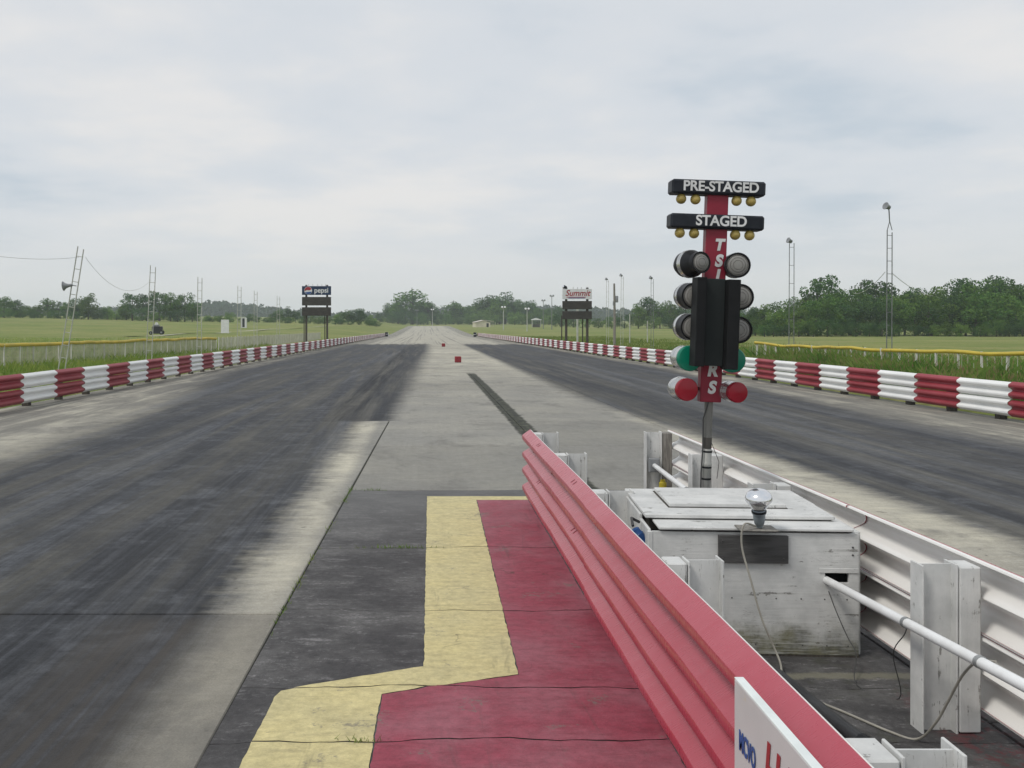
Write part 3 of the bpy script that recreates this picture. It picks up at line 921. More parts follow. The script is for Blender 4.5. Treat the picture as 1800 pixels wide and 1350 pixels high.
def clip(poly, y0, y1):
    def half(ps, f):
        out = []
        for i in range(len(ps)):
            a, b = ps[i], ps[(i + 1) % len(ps)]
            fa, fb = f(a), f(b)
            if fa >= 0:
                out.append(a)
            if fa * fb < 0:
                t = fa / (fa - fb)
                out.append((a[0] + (b[0] - a[0]) * t, a[1] + (b[1] - a[1]) * t))
        return out
    p = half(poly, lambda q: q[1] - y0)
    return half(p, lambda q: y1 - q[1]) if p else []


def rough_edge(poly, amp=0.004, step=0.06):
    out = []
    for i in range(len(poly)):
        a, b = poly[i], poly[(i + 1) % len(poly)]
        n = max(1, int(math.dist(a, b) / step))
        for k in range(n):
            t = k / n
            out.append((a[0] + (b[0] - a[0]) * t + random.uniform(-amp, amp), a[1] + (b[1] - a[1]) * t + random.uniform(-amp, amp)))
    return out


import bmesh


def paint_sheet(poly, mat, name, dz):
    bm = bmesh.new()
    for a, b in zip(pad_joints[:-1], pad_joints[1:]):
        ps = clip(poly, a, b)
        if len(ps) < 3:
            continue
        out = []
        for x, y in rough_edge(ps, 0.0035, 0.05):
            for j, sg_ in ((a, 1), (b, -1)):
                if abs(y - j) < 0.01 and j < 10.0:
                    y = j + crack_y(x, j) + sg_ * (0.003 + 0.003 * abs(math.sin(x * 9 + j)))
                    break
            out.append((x, y))
        ps = out
        vsb = [bm.verts.new((x, y, gz(y) + dz)) for x, y in ps]
        es = [bm.edges.new((vsb[i], vsb[(i + 1) % len(vsb)])) for i in range(len(vsb))]
        bmesh.ops.triangle_fill(bm, use_beauty=True, edges=es, normal=(0, 0, 1))
    me = bpy.data.meshes.new(name)
    bm.to_mesh(me)
    bm.free()
    me.materials.append(mat)
    return put(name, me, track)


paint_sheet(yellow, MAT['yellow_paint'], 'yellow_paint', 0.004)
paint_sheet(redp, MAT['red_paint'], 'red_paint', 0.004)

# ---- gravel service road over the field
rp = [on_ground(px, py) for px, py in ((225, 593), (265, 590.5), (320, 588), (380, 585.5), (430, 582.5), (480, 579.5), (530, 577), (575, 573.5), (600, 572))]
mb = MB()
for p in rp:
    for s in (-1.7, 1.7):
        mb.v.append((p.x + s * 0.35, p.y + s, ground_z(p.x, p.y + s) + 0.07))
mb.f = [(2 * i, 2 * i + 1, 2 * i + 3, 2 * i + 2) for i in range(len(rp) - 1)]
mb.m = [0] * len(mb.f)
o = mb.build('service_road', MAT['gravel'])
o['kind'] = 'structure'

# ================================================================ GUARD RAILS
WB = [(0.000, .309), (.006, .312), (.012, .309), (.074, .266), (.081, .258), (.083, .250), (.083, .226), (.080, .218), (.072, .211), (.012, .176), (.005, .168),
      (.005, .144), (.012, .136), (.072, .101), (.080, .094), (.083, .086), (.083, .062), (.081, .054), (.074, .046), (.012, .003), (.006, 0.0), (0.000, .003)]


WR = [(u * 1.35, v) for u, v in ((0.000, .300), (.002, .309), (.010, .312), (.024, .304), (.048, .286), (.066, .272), (.077, .260), (.083, .246), (.083, .228), (.077, .213), (.064, .202), (.042, .190),
      (.022, .178), (.009, .166), (.005, .156), (.009, .146), (.022, .134), (.042, .122), (.064, .110), (.077, .099), (.083, .084), (.083, .066), (.077, .052), (.066, .040), (.048, .026), (.024, .008), (.010, 0.0), (.002, .003), (0.000, .012))]


def beam_mesh(name, length, front, back, segs=1, wob=0.0, prof=None):
    """one corrugated steel beam, crests towards +x, running along +y"""
    mb = MB()
    WBp = prof or WB
    n = len(WBp)
    th = 0.005
    for s in range(segs + 1):
        y = length * s / segs
        w = wob * math.sin(s * 2.1) if 0 < s < segs else 0.0
        if segs > 10:                       # hand-straightened steel: slow waves and a few knocks on single crests
            ph = length * 3.0
            w = 0.0014 * math.sin(y * 1.9 + ph) + 0.0005 * math.sin(y * 5.3 + ph * 2)
            kn = [0.0022 * max(0.0, math.sin(y * 2.7 + ph + q * 2.4)) ** 6 + 0.0018 * max(0.0, math.sin(y * 6.1 + ph + q * 1.3)) ** 10 for q in (0, 1)]
        for side in (0, 1):
            for u, v in WBp:
                dent = kn[0 if v > 0.156 else 1] * (u / 0.1) if segs > 10 else 0.0
                lift = 0.0012 * math.sin(y * 2.3 + length * 5) * (v / 0.312) if segs > 10 else 0.0
                if side == 0:
                    mb.v.append((u + w - dent, y, v + lift))
                else:
                    mb.v.append((u - th + w - dent, y, v * 0.992 + 0.0012 + lift))
    N2 = 2 * n
    for s in range(segs):
        a, b = s * N2, (s + 1) * N2
        for i in range(n - 1):
            mb.f.append((a + i, a + i + 1, b + i + 1, b + i)); mb.m.append(0)
            mb.f.append((a + n + i + 1, a + n + i, b + n + i, b + n + i + 1)); mb.m.append(1)
        mb.f.append((a, b, b + n, a + n)); mb.m.append(0)
        mb.f.append((a + n - 1, a + N2 - 1, b + N2 - 1, b + n - 1)); mb.m.append(0)
    for s, flip in ((0, False), (segs, True)):
        a = s * N2
        for i in range(n - 1):
            q = (a + i, a + n + i, a + n + i + 1, a + i + 1)
            mb.f.append(q[::-1] if flip else q); mb.m.append(0)
    me = mb.mesh(name, smooth=True, sharp=25 if prof is None else 50)
    me.materials.append(front)
    me.materials.append(back)
    return me


def post_mesh(w, d, h, mat, b=0.008):
    me = MB().box(-w / 2, w / 2, -d / 2, d / 2, -0.1, h, 0, b).mesh('post')
    me.materials.append(mat)
    return me


def side_rail(x, face, y0, y1, sec, first_red, label):
    """beams painted red and white by turns on short timber posts; face = +1 crests towards +x"""
    root = thing('guard_rail', label, 'guard rail', (x, y0, gz(y0)))
    meshes = {}
    for c in ('red', 'white'):
        meshes[c] = [beam_mesh('beam', sec - 0.002, MAT['side_' + c], MAT['white_back'], 3, w) for w in (0.0, 0.008, -0.006)]
    pm = post_mesh(0.15, 0.17, 0.70, MAT['dark_wood'])
    k = 0
    y = y0
    inv = Matrix.Translation((-x, -y0, -gz(y0)))
    while y < y1:
        c = 'red' if (k % 2 == 0) == first_red else 'white'
        bend = random.uniform(-0.02, 0.02)
        for zb in (0.088, 0.412):
            ym = y if face > 0 else y + sec
            slope = (gz(y + sec) - gz(y)) / sec
            put('beam', random.choice(meshes[c]), root, (random.uniform(-.007, .007), ym - y0, gz(ym) - gz(y0) + zb + random.uniform(-.006, .006)),
                (math.atan(slope) * face + random.uniform(-.003, .003), bend + random.uniform(-.03, .03), (0 if face > 0 else math.pi) + random.uniform(-.005, .005)))
        if y < 120 or k % 2 == 0:
            put('post', pm, root, (-face * 0.095, y + 0.3 * sec - y0, gz(y + 0.3 * sec) - gz(y0)), (random.uniform(-.02, .02), 0, random.uniform(-.05, .05)))
        y += sec
        k += 1
    return root


side_rail(-8.68, 1, 15.56, 212, 1.9, True, 'red and white guard rail on the scoreboard lane with the blue sign')
side_rail(10.68, -1, 12.9, 206, 1.75, True, 'red and white guard rail backed by tall grass and bright yellow tubing')


# ---- the pair of rails around the start lights
def centre_rail(x, face, front, back, label, post_x, block_x, posts, post_h):
    root = thing('guard_rail', label, 'guard rail', (x, 0, 0))
    for zb in (0.090, 0.408):
        for i, (ya, yb) in enumerate(((-2.2, 2.0), (1.72, 5.80), (5.52, 9.62))):
            me = beam_mesh('beam', yb - ya, front, back, 48, 0.003, WR if x > 2 else None)
            ym = ya if face > 0 else yb
            o_ = put('beam', me, root, (0.007 * (i % 2) * face, ym, gz(ym) + zb), (-math.atan(SL) * face, 0, 0 if face > 0 else math.pi))
    inv = Matrix.Translation((-x, 0, 0))
    for py in posts:
        g = gz(py)
        w0, w1 = post_x
        zt = g + post_h + random.uniform(-.012, .012)
        lean = random.uniform(-0.004, 0.004)
        pm = MB()                                            # rolled steel section: two flanges and a web
        pm.box(w0, w0 + 0.009, py, py + 0.105, g - 0.1, zt, 0, 0.002)
        pm.box(w1 - 0.009, w1, py, py + 0.105, g - 0.1, zt + 0.004, 0, 0.002)
        pm.box(w0 + 0.0085, w1 - 0.0085, py + 0.046, py + 0.054, g - 0.1, zt - 0.003)
        pm.build('post', MAT['white_post'], root).matrix_parent_inverse = inv
        b0, b1 = block_x
        bm_ = MB().box(b0, b1, py - 0.003, py + 0.125, g + 0.005, zt - 0.006, 0, 0.005)
        bm_.build('spacer_block', MAT['grey_wood'] if (x > 2 and py > 9) else MAT['white_post'], root).matrix_parent_inverse = inv
    return root


POSTS_L = [-1.2, 0.6, 2.30, 4.18, 6.0, 7.75, 9.42]
POSTS_R = [-1.2, 0.6, 2.30, 4.17, 6.34, 7.80, 9.42]
red_rail = centre_rail(1.005, -1, MAT['red_rail'], MAT['white_back'], 'glossy faded red guard rail along the yellow bordered paint', (1.098, 1.25), (1.012, 1.094), POSTS_L, 0.715)
white_rail = centre_rail(2.33, 1, MAT['red_rail'], MAT['white_back'], 'guard rail seen from its white back beside the white pipe', (2.076, 2.228), (2.232, 2.322), POSTS_R, 0.715)
# bolts and splice slots on the red rail
bolt = MB().lathe([(0.017, 0.0), (0.017, 0.007), (0.012, 0.013), (0.0, 0.015)], 8).mesh('bolt')
bolt.materials.append(MAT['bolt'])
slot = MB().box(-0.017, 0.017, -0.0045, 0.0045, -0.0015, 0.0015).mesh('slot')
slot.materials.append(MAT['bolt'])
for py in (9.2, 7.85, 6.1, 4.3, 2.4):
    for zb in (0.09, 0.408):
        put('bolt', bolt, red_rail, (-0.010, py, gz(py) + zb + 0.156), (0, -R(90), 0))
for py in (8.6, 6.55, 4.75, 3.55):
    for zb in (0.09, 0.408):
        for dy_ in (0.0, -0.085):
            # slots stamped through the upper slope of a crest
            put('slot', slot, red_rail, (-0.043, py + dy_, gz(py + dy_) + zb + 0.2878), (0, -R(34.7), 0))
for py in (7.3, 5.5, 3.4, 2.6):
    put('bolt', bolt, white_rail, (-0.004, py, gz(py) + 0.408 + 0.06), (0, -R(90), 0))

# ================================================================ START LIGHTS
TD = 6.5
TH = R(2.1)
TB = Vector((1.797, TD, gz(TD)))
tree = thing('start_light_tree', 'leaning red start light tree with lamps, black shield and two lettered bars', 'traffic light', TB, (0, TH, 0))


def TL(px, py, d=TD):
    p = at(px, py, d) - TB
    c, s = math.cos(TH), math.sin(TH)
    return Vector((p.x * c - p.z * s, p.y, p.x * s + p.z * c))


# pole
top = TL(1246, 700).z
MB().tube([(0, 0, 0.0), (0, 0, top)], 0.027, 14).build('pole', MAT['pole'], tree, smooth=True)
sl = TL(1241, 790).z
MB().lathe([(0.031, 0.02), (0.031, sl - 0.11), (0.034, sl - 0.105), (0.034, sl - 0.09), (0.031, sl - 0.085), (0.031, sl - 0.2 + 0.2), (0.028, sl + 0.004)], 14).build('pole_sleeve', MAT['pole_pale'], tree, smooth=True)
for zc_ in (sl - 0.012, sl - 0.115, sl - 0.19):
    MB().lathe([(0.0325, zc_ - 0.006), (0.0340, zc_ - 0.004), (0.0340, zc_ + 0.004), (0.0325, zc_ + 0.006)], 14).build('clamp_band', MAT['black'], tree, smooth=True)
MB().lathe([(0.029, sl + 0.01), (0.0295, sl + 0.075), (0.0278, sl + 0.08)], 14).build('tape_wrap', MAT['board_dark'], tree, smooth=True)

# red board
b0, b1 = TL(1246, 706).z, TL(1259, 336).z
bx = TL(1259, 345).x
bw = 0.0685
MB().box(bx - bw, bx + bw, -0.045, 0.03, b0, b1, 0, 0.004).build('board', MAT['tree_red'], tree)
for ch, px, py, sz in (('T', 1260, 432, 0.098), ('S', 1259, 460, 0.104), ('I', 1257, 485, 0.098), ('R', 1248, 651, 0.108), ('S', 1247, 681, 0.108)):
    p = TL(px, py)
    lettering('letter', ch, sz, MAT['letter'], tree, (p.x, -0.0475, p.z), (R(90), 0, 0), bold=0.0055, italic=0.18, stretch=0.95)

# lettered bars with bulbs
for word, cxp, cyp, xt, ts in (('PRE-STAGED', 1258.5, 332, 3.0, 0.090), ('STAGED', 1256, 391.5, 6.0, 0.092)):
    p = TL(cxp, cyp)
    bar = MB().box(p.x - 0.303, p.x + 0.303, -0.075, 0.055, p.z - 0.047, p.z + 0.047, 0, 0.012).build('name_bar', MAT['bar'], tree)
    q = TL(cxp + xt, cyp)
    lettering('lettering', word, ts, MAT['letter'], bar, (q.x, -0.0775, p.z + 0.002), (R(90), 0, 0), bold=0.0024, space=0.98, stretch=0.98)
    for bxp in (-62.5, -37.5, 34.5, 59.5):
        x_ = p.x + bxp * TD / FPX
        prof = [(0.0, -0.111), (0.014, -0.108), (0.025, -0.100), (0.032, -0.088), (0.0335, -0.077), (0.031, -0.065), (0.024, -0.054), (0.017, -0.047), (0.016, -0.036)]
        m_ = Matrix.Translation((x_, -0.03, p.z))
        bulb = MB().lathe(prof, 16, mat=m_).build('bulb', MAT['bulb'], tree, smooth=True)


def lamp(px, py, r, lens, yaw, d_front=6.36, length=0.17, bodym='black', back_r=None, pitch=0.0, flare=1.0):
    """a barrel lamp: shell, bright band, rim and domed lens; the lens looks towards the start line"""
    f = TL(px, py, d_front)
    back_r = back_r or r
    rot = Matrix.Translation(f) @ Matrix.Rotation(yaw, 4, 'Z') @ Matrix.Rotation(R(90) + pitch, 4, 'X')
    # local +z of the lathe looks to -y after the rotation
    shell = MB().lathe([(0.012, -length - 0.035), (back_r * 0.62, -length - 0.028), (back_r * 0.93, -length * 0.9), (back_r, -length * 0.7),
                        (back_r * 0.995, -length * 0.45), (r * 0.99, -0.05), (r * 1.03, -0.03), (r * 1.03, 0.0), (r * 0.93, 0.0), (r * 0.93, -0.02)], 28, mat=rot)
    sh = shell.build('lamp', MAT[bodym], tree, smooth=True)
    MB().lathe([(back_r * 1.0, -length * 0.72), (back_r * 1.025, -length * 0.7), (back_r * 1.022, -length * 0.55), (back_r * 0.998, -length * 0.53)], 28, mat=rot).build('steel_band', MAT['steel'], sh, smooth=True)
    if lens != 'lens_clear':
        MB().lathe([(r * 1.035, -0.034), (r * 1.06, -0.03), (r * 1.06, 0.002), (r * 1.0, 0.008), (r * 0.5, 0.014), (0.0, 0.016)], 28, mat=rot).build('lens', MAT[lens], sh, smooth=True)
    else:
        MB().lathe([(r * 0.925, -0.016), (r * 0.84, 0.0), (r * 0.80, -0.006), (r * 0.76, 0.0), (r * 0.62, 0.004), (r * 0.59, 0.001), (r * 0.56, 0.006), (r * 0.40, 0.009), (r * 0.37, 0.006), (r * 0.34, 0.010), (0.0, 0.012)], 28, mat=rot).build('lens', MAT[lens], sh, smooth=True)
    # arm back to the board
    back = rot @ Vector((0, 0, -length * 0.8))
    MB().tube([back, (bx, -0.0 + 0.0, back.z)], 0.012, 8).build('lamp_arm', MAT['black'], sh, smooth=True)
    return sh


lamp(1233, 461, 0.067, 'lens_clear', R(20), 6.27, 0.20, back_r=0.088, pitch=R(-3))
lamp(1297, 466, 0.079, 'lens_clear', R(-6), 6.38, 0.17)
lamp(1221, 520, 0.082, 'lens_clear', R(7), 6.36, 0.18, back_r=0.085)
lamp(1302, 522, 0.082, 'lens_clear', R(-4), 6.38, 0.17)
lamp(1219, 575, 0.082, 'lens_clear', R(7), 6.36, 0.18, back_r=0.085)
lamp(1299, 580, 0.084, 'lens_clear', R(-4), 6.38, 0.17)
lamp(1213, 630, 0.077, 'lens_green', R(9), 6.36, 0.17, bodym='steel')
lamp(1288, 633, 0.077, 'lens_green', R(-4), 6.38, 0.16, bodym='steel')
lamp(1208, 685, 0.069, 'lens_red', R(9), 6.36, 0.17, bodym='steel', back_r=0.075)
lamp(1297, 690, 0.063, 'lens_red', R(10), 6.34, 0.18, bodym='steel', back_r=0.066)

# black folded shield in front of the lamps
pc = TL(1258.5, 488, 6.2)
pl = TL(1253, 645, 6.2)
sh_c = 0.5 * (pc.x + pl.x)
yf = 6.2 - TD
MB().box(sh_c - 0.118, sh_c - 0.058, yf - 0.02, yf + 0.115, pl.z, pc.z, 0, 0.004).build('shield_panel', MAT['black_matt'], tree)
MB().box(sh_c + 0.078, sh_c + 0.152, yf - 0.02, yf + 0.115, pl.z - 0.012, pc.z - 0.008, 0, 0.004).build('shield_panel', MAT['black_matt'], tree)
MB().box(sh_c - 0.057, sh_c + 0.077, yf + 0.05, yf + 0.065, pl.z + 0.004, pc.z - 0.004, 0, 0.003).build('shield_face', MAT['black_face'], tree)
for zz in (pl.z + 0.12, pc.z - 0.12):
    MB().box(sh_c - 0.02, sh_c + 0.02, yf + 0.066, -0.046, zz - 0.012, zz + 0.012).build('shield_bracket', MAT['black'], tree)
# cable down the pole
pts = [TL(1243, 706), TL(1234, 735), TL(1233, 790), TL(1230, 830), TL(1229, 880), TL(1228, 950)]
MB().tube([(p.x, -0.03, p.z) for p in pts], 0.005, 6).build('cable', MAT['cable_dark'], tree, smooth=True)
pts = [TL(1250, 720), TL(1256, 745), TL(1268, 785), TL(1290, 825), TL(1294, 860)]
MB().tube([(p.x, 0.03 + 0.1 * i, p.z) for i, p in enumerate(pts)], 0.0022, 5).build('cable', MAT['cable_dark'], tree, smooth=True)

# ================================================================ CONTROL BOX
BX = Vector((1.175, 5.20, gz(5.2)))
box = thing('control_box', 'white painted plywood control box with mossy foot and planked lid', 'box', BX, (0, 0, R(-3.6)))
W, D, H = 1.055, 0.98, 0.64
# front sheet with the notch for the pipe
nx0, nx1, nz0, nz1 = 0.885, 1.005, 0.385, 0.44
mb = MB()
mb.box(0, W, 0.0, 0.018, 0.012, nz0)
mb.box(0, nx0, 0.0, 0.018, nz0 + 0.0004, nz1)
mb.box(nx1, W, 0.0, 0.018, nz0 + 0.0004, nz1)
mb.box(0, W, 0.0, 0.018, nz1 + 0.0004, H)
mb.build('front_sheet', MAT['white_box'], box)
MB().box(nx0 - 0.03, W, -0.006, -0.0005, nz1 - 0.003, nz1 + 0.022, 0, 0.002).build('trim_strip', MAT['white_box'], box)
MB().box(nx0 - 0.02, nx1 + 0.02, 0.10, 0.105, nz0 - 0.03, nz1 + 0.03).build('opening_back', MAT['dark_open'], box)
for y0_, y1_ in ((0.020, 0.30), (0.306, 0.62), (0.626, D - 0.02)):
    MB().box(-0.016, 0.0, y0_, y1_, 0.012, H + (0.008 if y0_ < 0.1 else 0.030), 0, 0.003).build('side_board', MAT['white_post'], box)
    MB().box(W, W + 0.016, y0_, y1_, 0.012, H - 0.004, 0, 0.003).build('side_board', MAT['white_post'], box)
MB().box(-0.02, 0.006, -0.004, 0.022, 0.012, H, 0, 0.003).build('corner_strip', MAT['white_post'], box)
MB().box(0, W, D - 0.018, D, 0.012, H).build('back_sheet', MAT['white_box'], box)
# lid: boards side by side, and a raised hatch
for y0_, y1_, x0_, x1_, z1_ in ((-0.018, 0.205, 0.035, W - 0.03, 0.014), (0.175, 0.52, -0.005, W - 0.06, 0.042), (0.528, D + 0.02, -0.005, W - 0.05, 0.040)):
    MB().box(x0_, x1_, y0_, y1_, H + (0.012 if z1_ < 0.02 else 0.034), H + z1_ + 0.012, 0, 0.003).build('lid_board', MAT['white_box'], box)
MB().box(0.02, W - 0.07, 0.21, D - 0.03, H - 0.03, H + 0.033).build('lid_frame', MAT['dark_wood'], box)
MB().box(0.152, 0.808, 0.372, 0.908, H + 0.0545, H + 0.0555).build('hatch_gap', MAT['dark_wood'], box)
for y0_, y1_ in ((0.38, 0.62), (0.632, 0.90)):
    MB().box(0.16, 0.80, y0_, y1_, H + 0.056, H + 0.078, 0, 0.003).build('hatch_board', MAT['white_box'], box)
MB().box(W - 0.03, W + 0.016, 0.02, D * 0.8, H - 0.004, H + 0.006, 0, 0.002).build('edge_strip', MAT['white_box'], box)
# dark board with lamp bracket
MB().box(0.34, 0.695, -0.020, -0.001, H - 0.155, H - 0.012, 0, 0.002).build('bracket_board', MAT['bracket'], box)
MB().box(0.43, 0.62, -0.11, 0.03, H + 0.028, H + 0.034, 0, 0.002).build('bracket_shelf', MAT['grey_wood'], box)
for q in ((0.36, H - 0.04), (0.36, H - 0.13), (0.67, H - 0.13), (0.63, H - 0.11), (W - 0.03, H - 0.07), (W - 0.03, H - 0.11)):
    MB().lathe([(0.005, -0.002), (0.005, 0.003), (0.0, 0.004)], 8, mat=Matrix.Translation((q[0], -0.021 if q[0] < 0.8 else -0.001, q[1])) @ Matrix.Rotation(R(90), 4, 'X')).build('screw', MAT['bracket'], box)
for hx in np.linspace(0.05, W - 0.05, 9):
    for hz2 in (0.06, 0.30):
        MB().lathe([(0.004, -0.001), (0.004, 0.0015), (0.0, 0.002)], 6, mat=Matrix.Translation((float(hx) + random.uniform(-.01, .01), 0.0, hz2)) @ Matrix.Rotation(R(90), 4, 'X')).build('nail', MAT['bracket'], box)
MB().box(0, W, 0.0, D, -0.02, 0.010, 0).build('foot_frame', MAT['dark_wood'], box)

# reflector lamp on the bracket
lb = Vector((BX.x + 0.535, BX.y - 0.085, BX.z + H + 0.034))
fl = thing('flood_lamp', 'silver reflector flood bulb standing on the control box bracket', 'lamp', lb, (R(13), R(-6), 0))
fl.scale = (1.0, 1.0, 1.05)
MB().lathe([(0.010, 0.0), (0.017, 0.008), (0.016, 0.014), (0.024, 0.024), (0.030, 0.05), (0.031, 0.075), (0.036, 0.079), (0.036, 0.092), (0.030, 0.095)], 20).build('socket', MAT['socket'], fl, smooth=True)
MB().lathe([(0.026, 0.092), (0.030, 0.098), (0.036, 0.104), (0.058, 0.136), (0.066, 0.147), (0.0675, 0.156), (0.064, 0.170), (0.055, 0.184), (0.040, 0.195), (0.020, 0.201), (0.0, 0.202)], 28).build('bulb', MAT['chrome'], fl, smooth=True)
MB().lathe([(0.032, 0.083), (0.0375, 0.085), (0.0375, 0.092), (0.032, 0.094)], 20).build('collar', MAT['black'], fl, smooth=True)

# pale cable from the lamp across the pad and up to the pipe
gnd = lambda x, y, h=0.008: Vector((x, y, gz(y) + h))


def smooth_path(pts, n=6):
    pts = [Vector(p) for p in pts]
    out = []
    for i in range(len(pts) - 1):
        p0, p1, p2, p3 = pts[max(i - 1, 0)], pts[i], pts[i + 1], pts[min(i + 2, len(pts) - 1)]
        for k in range(n):
            t = k / n
            out.append(0.5 * ((2 * p1) + (p2 - p0) * t + (2 * p0 - 5 * p1 + 4 * p2 - p3) * t * t + (3 * p1 - p0 - 3 * p2 + p3) * t ** 3))
    out.append(pts[-1])
    return out


cp = [at(1328, 925, 5.10), at(1308, 922, 5.05), at(1304, 960, 5.06), at(1320, 1020, 5.03), at(1340, 1090, 5.0), at(1370, 1160, 4.95),
      gnd(1.70, 4.74, 0.03), gnd(1.735, 4.60), gnd(1.84, 4.39), gnd(1.94, 4.18), gnd(2.02, 4.10), at(1645, 1270, 3.98), at(1668, 1230, 3.88), at(1692, 1187, 3.76), at(1717, 1164, 3.64), at(1750, 1163, 3.5)]
c_ = MB().tube(smooth_path(cp), 0.0052, 7).build('power_cable', MAT['cable_pale'], smooth=True)
tag(c_, 'pale cable looping from the flood bulb over the pad to the white pipe', 'cable')
cp = [at(1455, 1035, 5.15), at(1470, 1075, 5.1), at(1490, 1120, 5.06), at(1505, 1150, 4.95), gnd(2.04, 4.72), gnd(2.16, 4.55), at(1570, 1150, 4.5), at(1590, 1115, 4.4), at(1596, 1095, 4.30)]
tag(MB().tube(smooth_path(cp), 0.0025, 6).build('signal_wire', MAT['cable_dark'], smooth=True), 'thin dark wire drooping from the box opening to the pipe clip', 'cable')
# white pipe
p0 = Vector((2.075, 5.30, gz(5.3) + 0.40))
p0 = at(1440, 1013, 5.27)
p1 = at(1800, 1205, 3.2)
dirv = (p1 - p0)
p2 = p0 + dirv * 1.45
pipe = tag(MB().tube([p0, p0 + dirv * 0.5, p2], 0.0205, 14).build('white_pipe', MAT['pvc'], smooth=True), 'long straight white plastic pipe leaving the control box opening', 'pipe')
for t_ in (0.55, 0.86):
    q = p0 + dirv * t_
    ring = MB().tube([q - dirv.normalized() * 0.012, q + dirv.normalized() * 0.012], 0.0235, 14).build('clip', MAT['galv'], pipe, smooth=True)
# shorter pipe from the far post
a_ = at(1150, 818, 9.40)
b_ = at(1208, 863, 7.3)
pipe2 = tag(MB().tube([a_, b_], 0.022, 12).build('white_pipe', MAT['pvc'], smooth=True), 'short white plastic pipe running down from the grey junction box', 'pipe')
MB().tube([b_ - (b_ - a_).normalized() * 0.03, b_ + (b_ - a_).normalized() * 0.1], 0.027, 12).build('elbow', MAT['black'], pipe2, smooth=True)
jb = at(1149, 817, 9.41)
j = thing('junction_box', 'small grey junction box screwed to the end post', 'electrical box', (jb.x, 9.415, jb.z))
MB().box(-0.05, 0.05, -0.045, 0.0, -0.065, 0.065, 0, 0.005).build('case', MAT['grey_box'], j)
MB().box(-0.044, 0.044, -0.052, -0.046, -0.059, 0.059, 0, 0.003).build('cover', MAT['grey_box'], j)
# yellow cap next to it
yc = at(1165, 858, 9.3)
tag(MB().lathe([(0.035, 0.0), (0.035, 0.05), (0.024, 0.06), (0.024, 0.08), (0.0, 0.082)], 14, mat=Matrix.Translation(yc)).build('yellow_cap', MAT['yellow_plastic'], smooth=True), 'small yellow plastic cap fixed low on the end post', 'cap')
# blue connector on the side of the box
bc = thing('blue_connector', 'blue plastic plug hanging on the side of the control box', 'plug', at(1124, 944, 5.34))
MB().lathe([(0.0, -0.07), (0.022, -0.065), (0.026, -0.03), (0.031, -0.028), (0.031, 0.02), (0.026, 0.025), (0.022, 0.05), (0.010, 0.055)], 14, mat=Matrix.Rotation(R(-30), 4, 'Y')).build('shell', MAT['blue_plastic'], bc, smooth=True)
MB().tube([(-0.035, 0, 0.06), (-0.03, 0.06, 0.09), (0.02, 0.1, 0.06)], 0.008, 8).build('lead', MAT['cable_dark'], bc, smooth=True)
# black conduit lying on the pad
bp = [gnd(1.69, 4.80, 0.03), gnd(1.71, 4.55, 0.03), gnd(1.735, 4.25, 0.03), gnd(1.76, 4.02, 0.03)]
bk = tag(MB().tube(bp, 0.030, 12).build('black_conduit', MAT['black_pvc'], smooth=True), 'black plastic conduit lying on the pad behind the red rail', 'pipe')
MB().tube([gnd(1.76, 4.02, 0.03), gnd(1.766, 3.97, 0.03)], 0.036, 12).build('coupling', MAT['black'], bk, smooth=True)
MB().tube([gnd(1.766, 3.97, 0.03), gnd(1.79, 3.3, 0.03), gnd(1.80, 2.6, 0.03)], 0.026, 12).build('end_pipe', MAT['grey_box'], bk, smooth=True)
# lettered board hung on the red rail
sg = thing('hanging_sign', 'white board with blue and red lettering hung on the red rail', 'sign', (0.862, 2.75, gz(2.75)))
st = 0.704 + SL * 2.75
MB().box(-0.012, 0.012, -1.25, 0.0, 0.16, st - 0.0015, 0, 0.002).build('panel', MAT['sign_white'], sg)
MB().box(-0.012, 0.0135, -1.25, 0.001, st - 0.001, st + 0.003, 0, 0.001).build('top_edge', MAT['sign_edge'], sg)
lettering('lettering', 'MCVO', 0.075, MAT['logo_blue'], sg, (-0.0145, -0.115, 0.583), (R(90), 0, R(-90)), bold=0.002, stretch=0.62)
lettering('lettering', 'Hd', 0.19, MAT['logo_red'], sg, (-0.0145, -0.33, 0.60), (R(90), 0, R(-90)), bold=0.004, italic=0.25, stretch=0.75)
for yy in (-0.2, -1.05):
    MB().box(0.012, 0.05, yy - 0.02, yy + 0.02, st - 0.10, st - 0.09).build('hook', MAT['galv'], sg)

# ================================================================ MARKER BLOCKS
for px, by, d, lab in ((805, 637.5, 49.5, 'red foam marker block just past the end of the dark tar strip'), (779.5, 609.5, 92.0, 'red foam marker block on the centre concrete where the rubber ends')):
    x_ = (px - VPX) / FPX * d
    b_ = thing('marker_block', lab, 'marker', (x_, d, gz(d)), (0, 0, R(8)), 'red marker blocks on the centre line')
    MB().box(-0.15, 0.15, -0.12, 0.12, 0.0, 0.30, 0, 0.02).build('block', MAT['foam_red'], b_)
    MB().box(-0.152, 0.152, -0.122, 0.122, 0.10, 0.14, 0, 0.004).build('band', MAT['side_red'], b_)

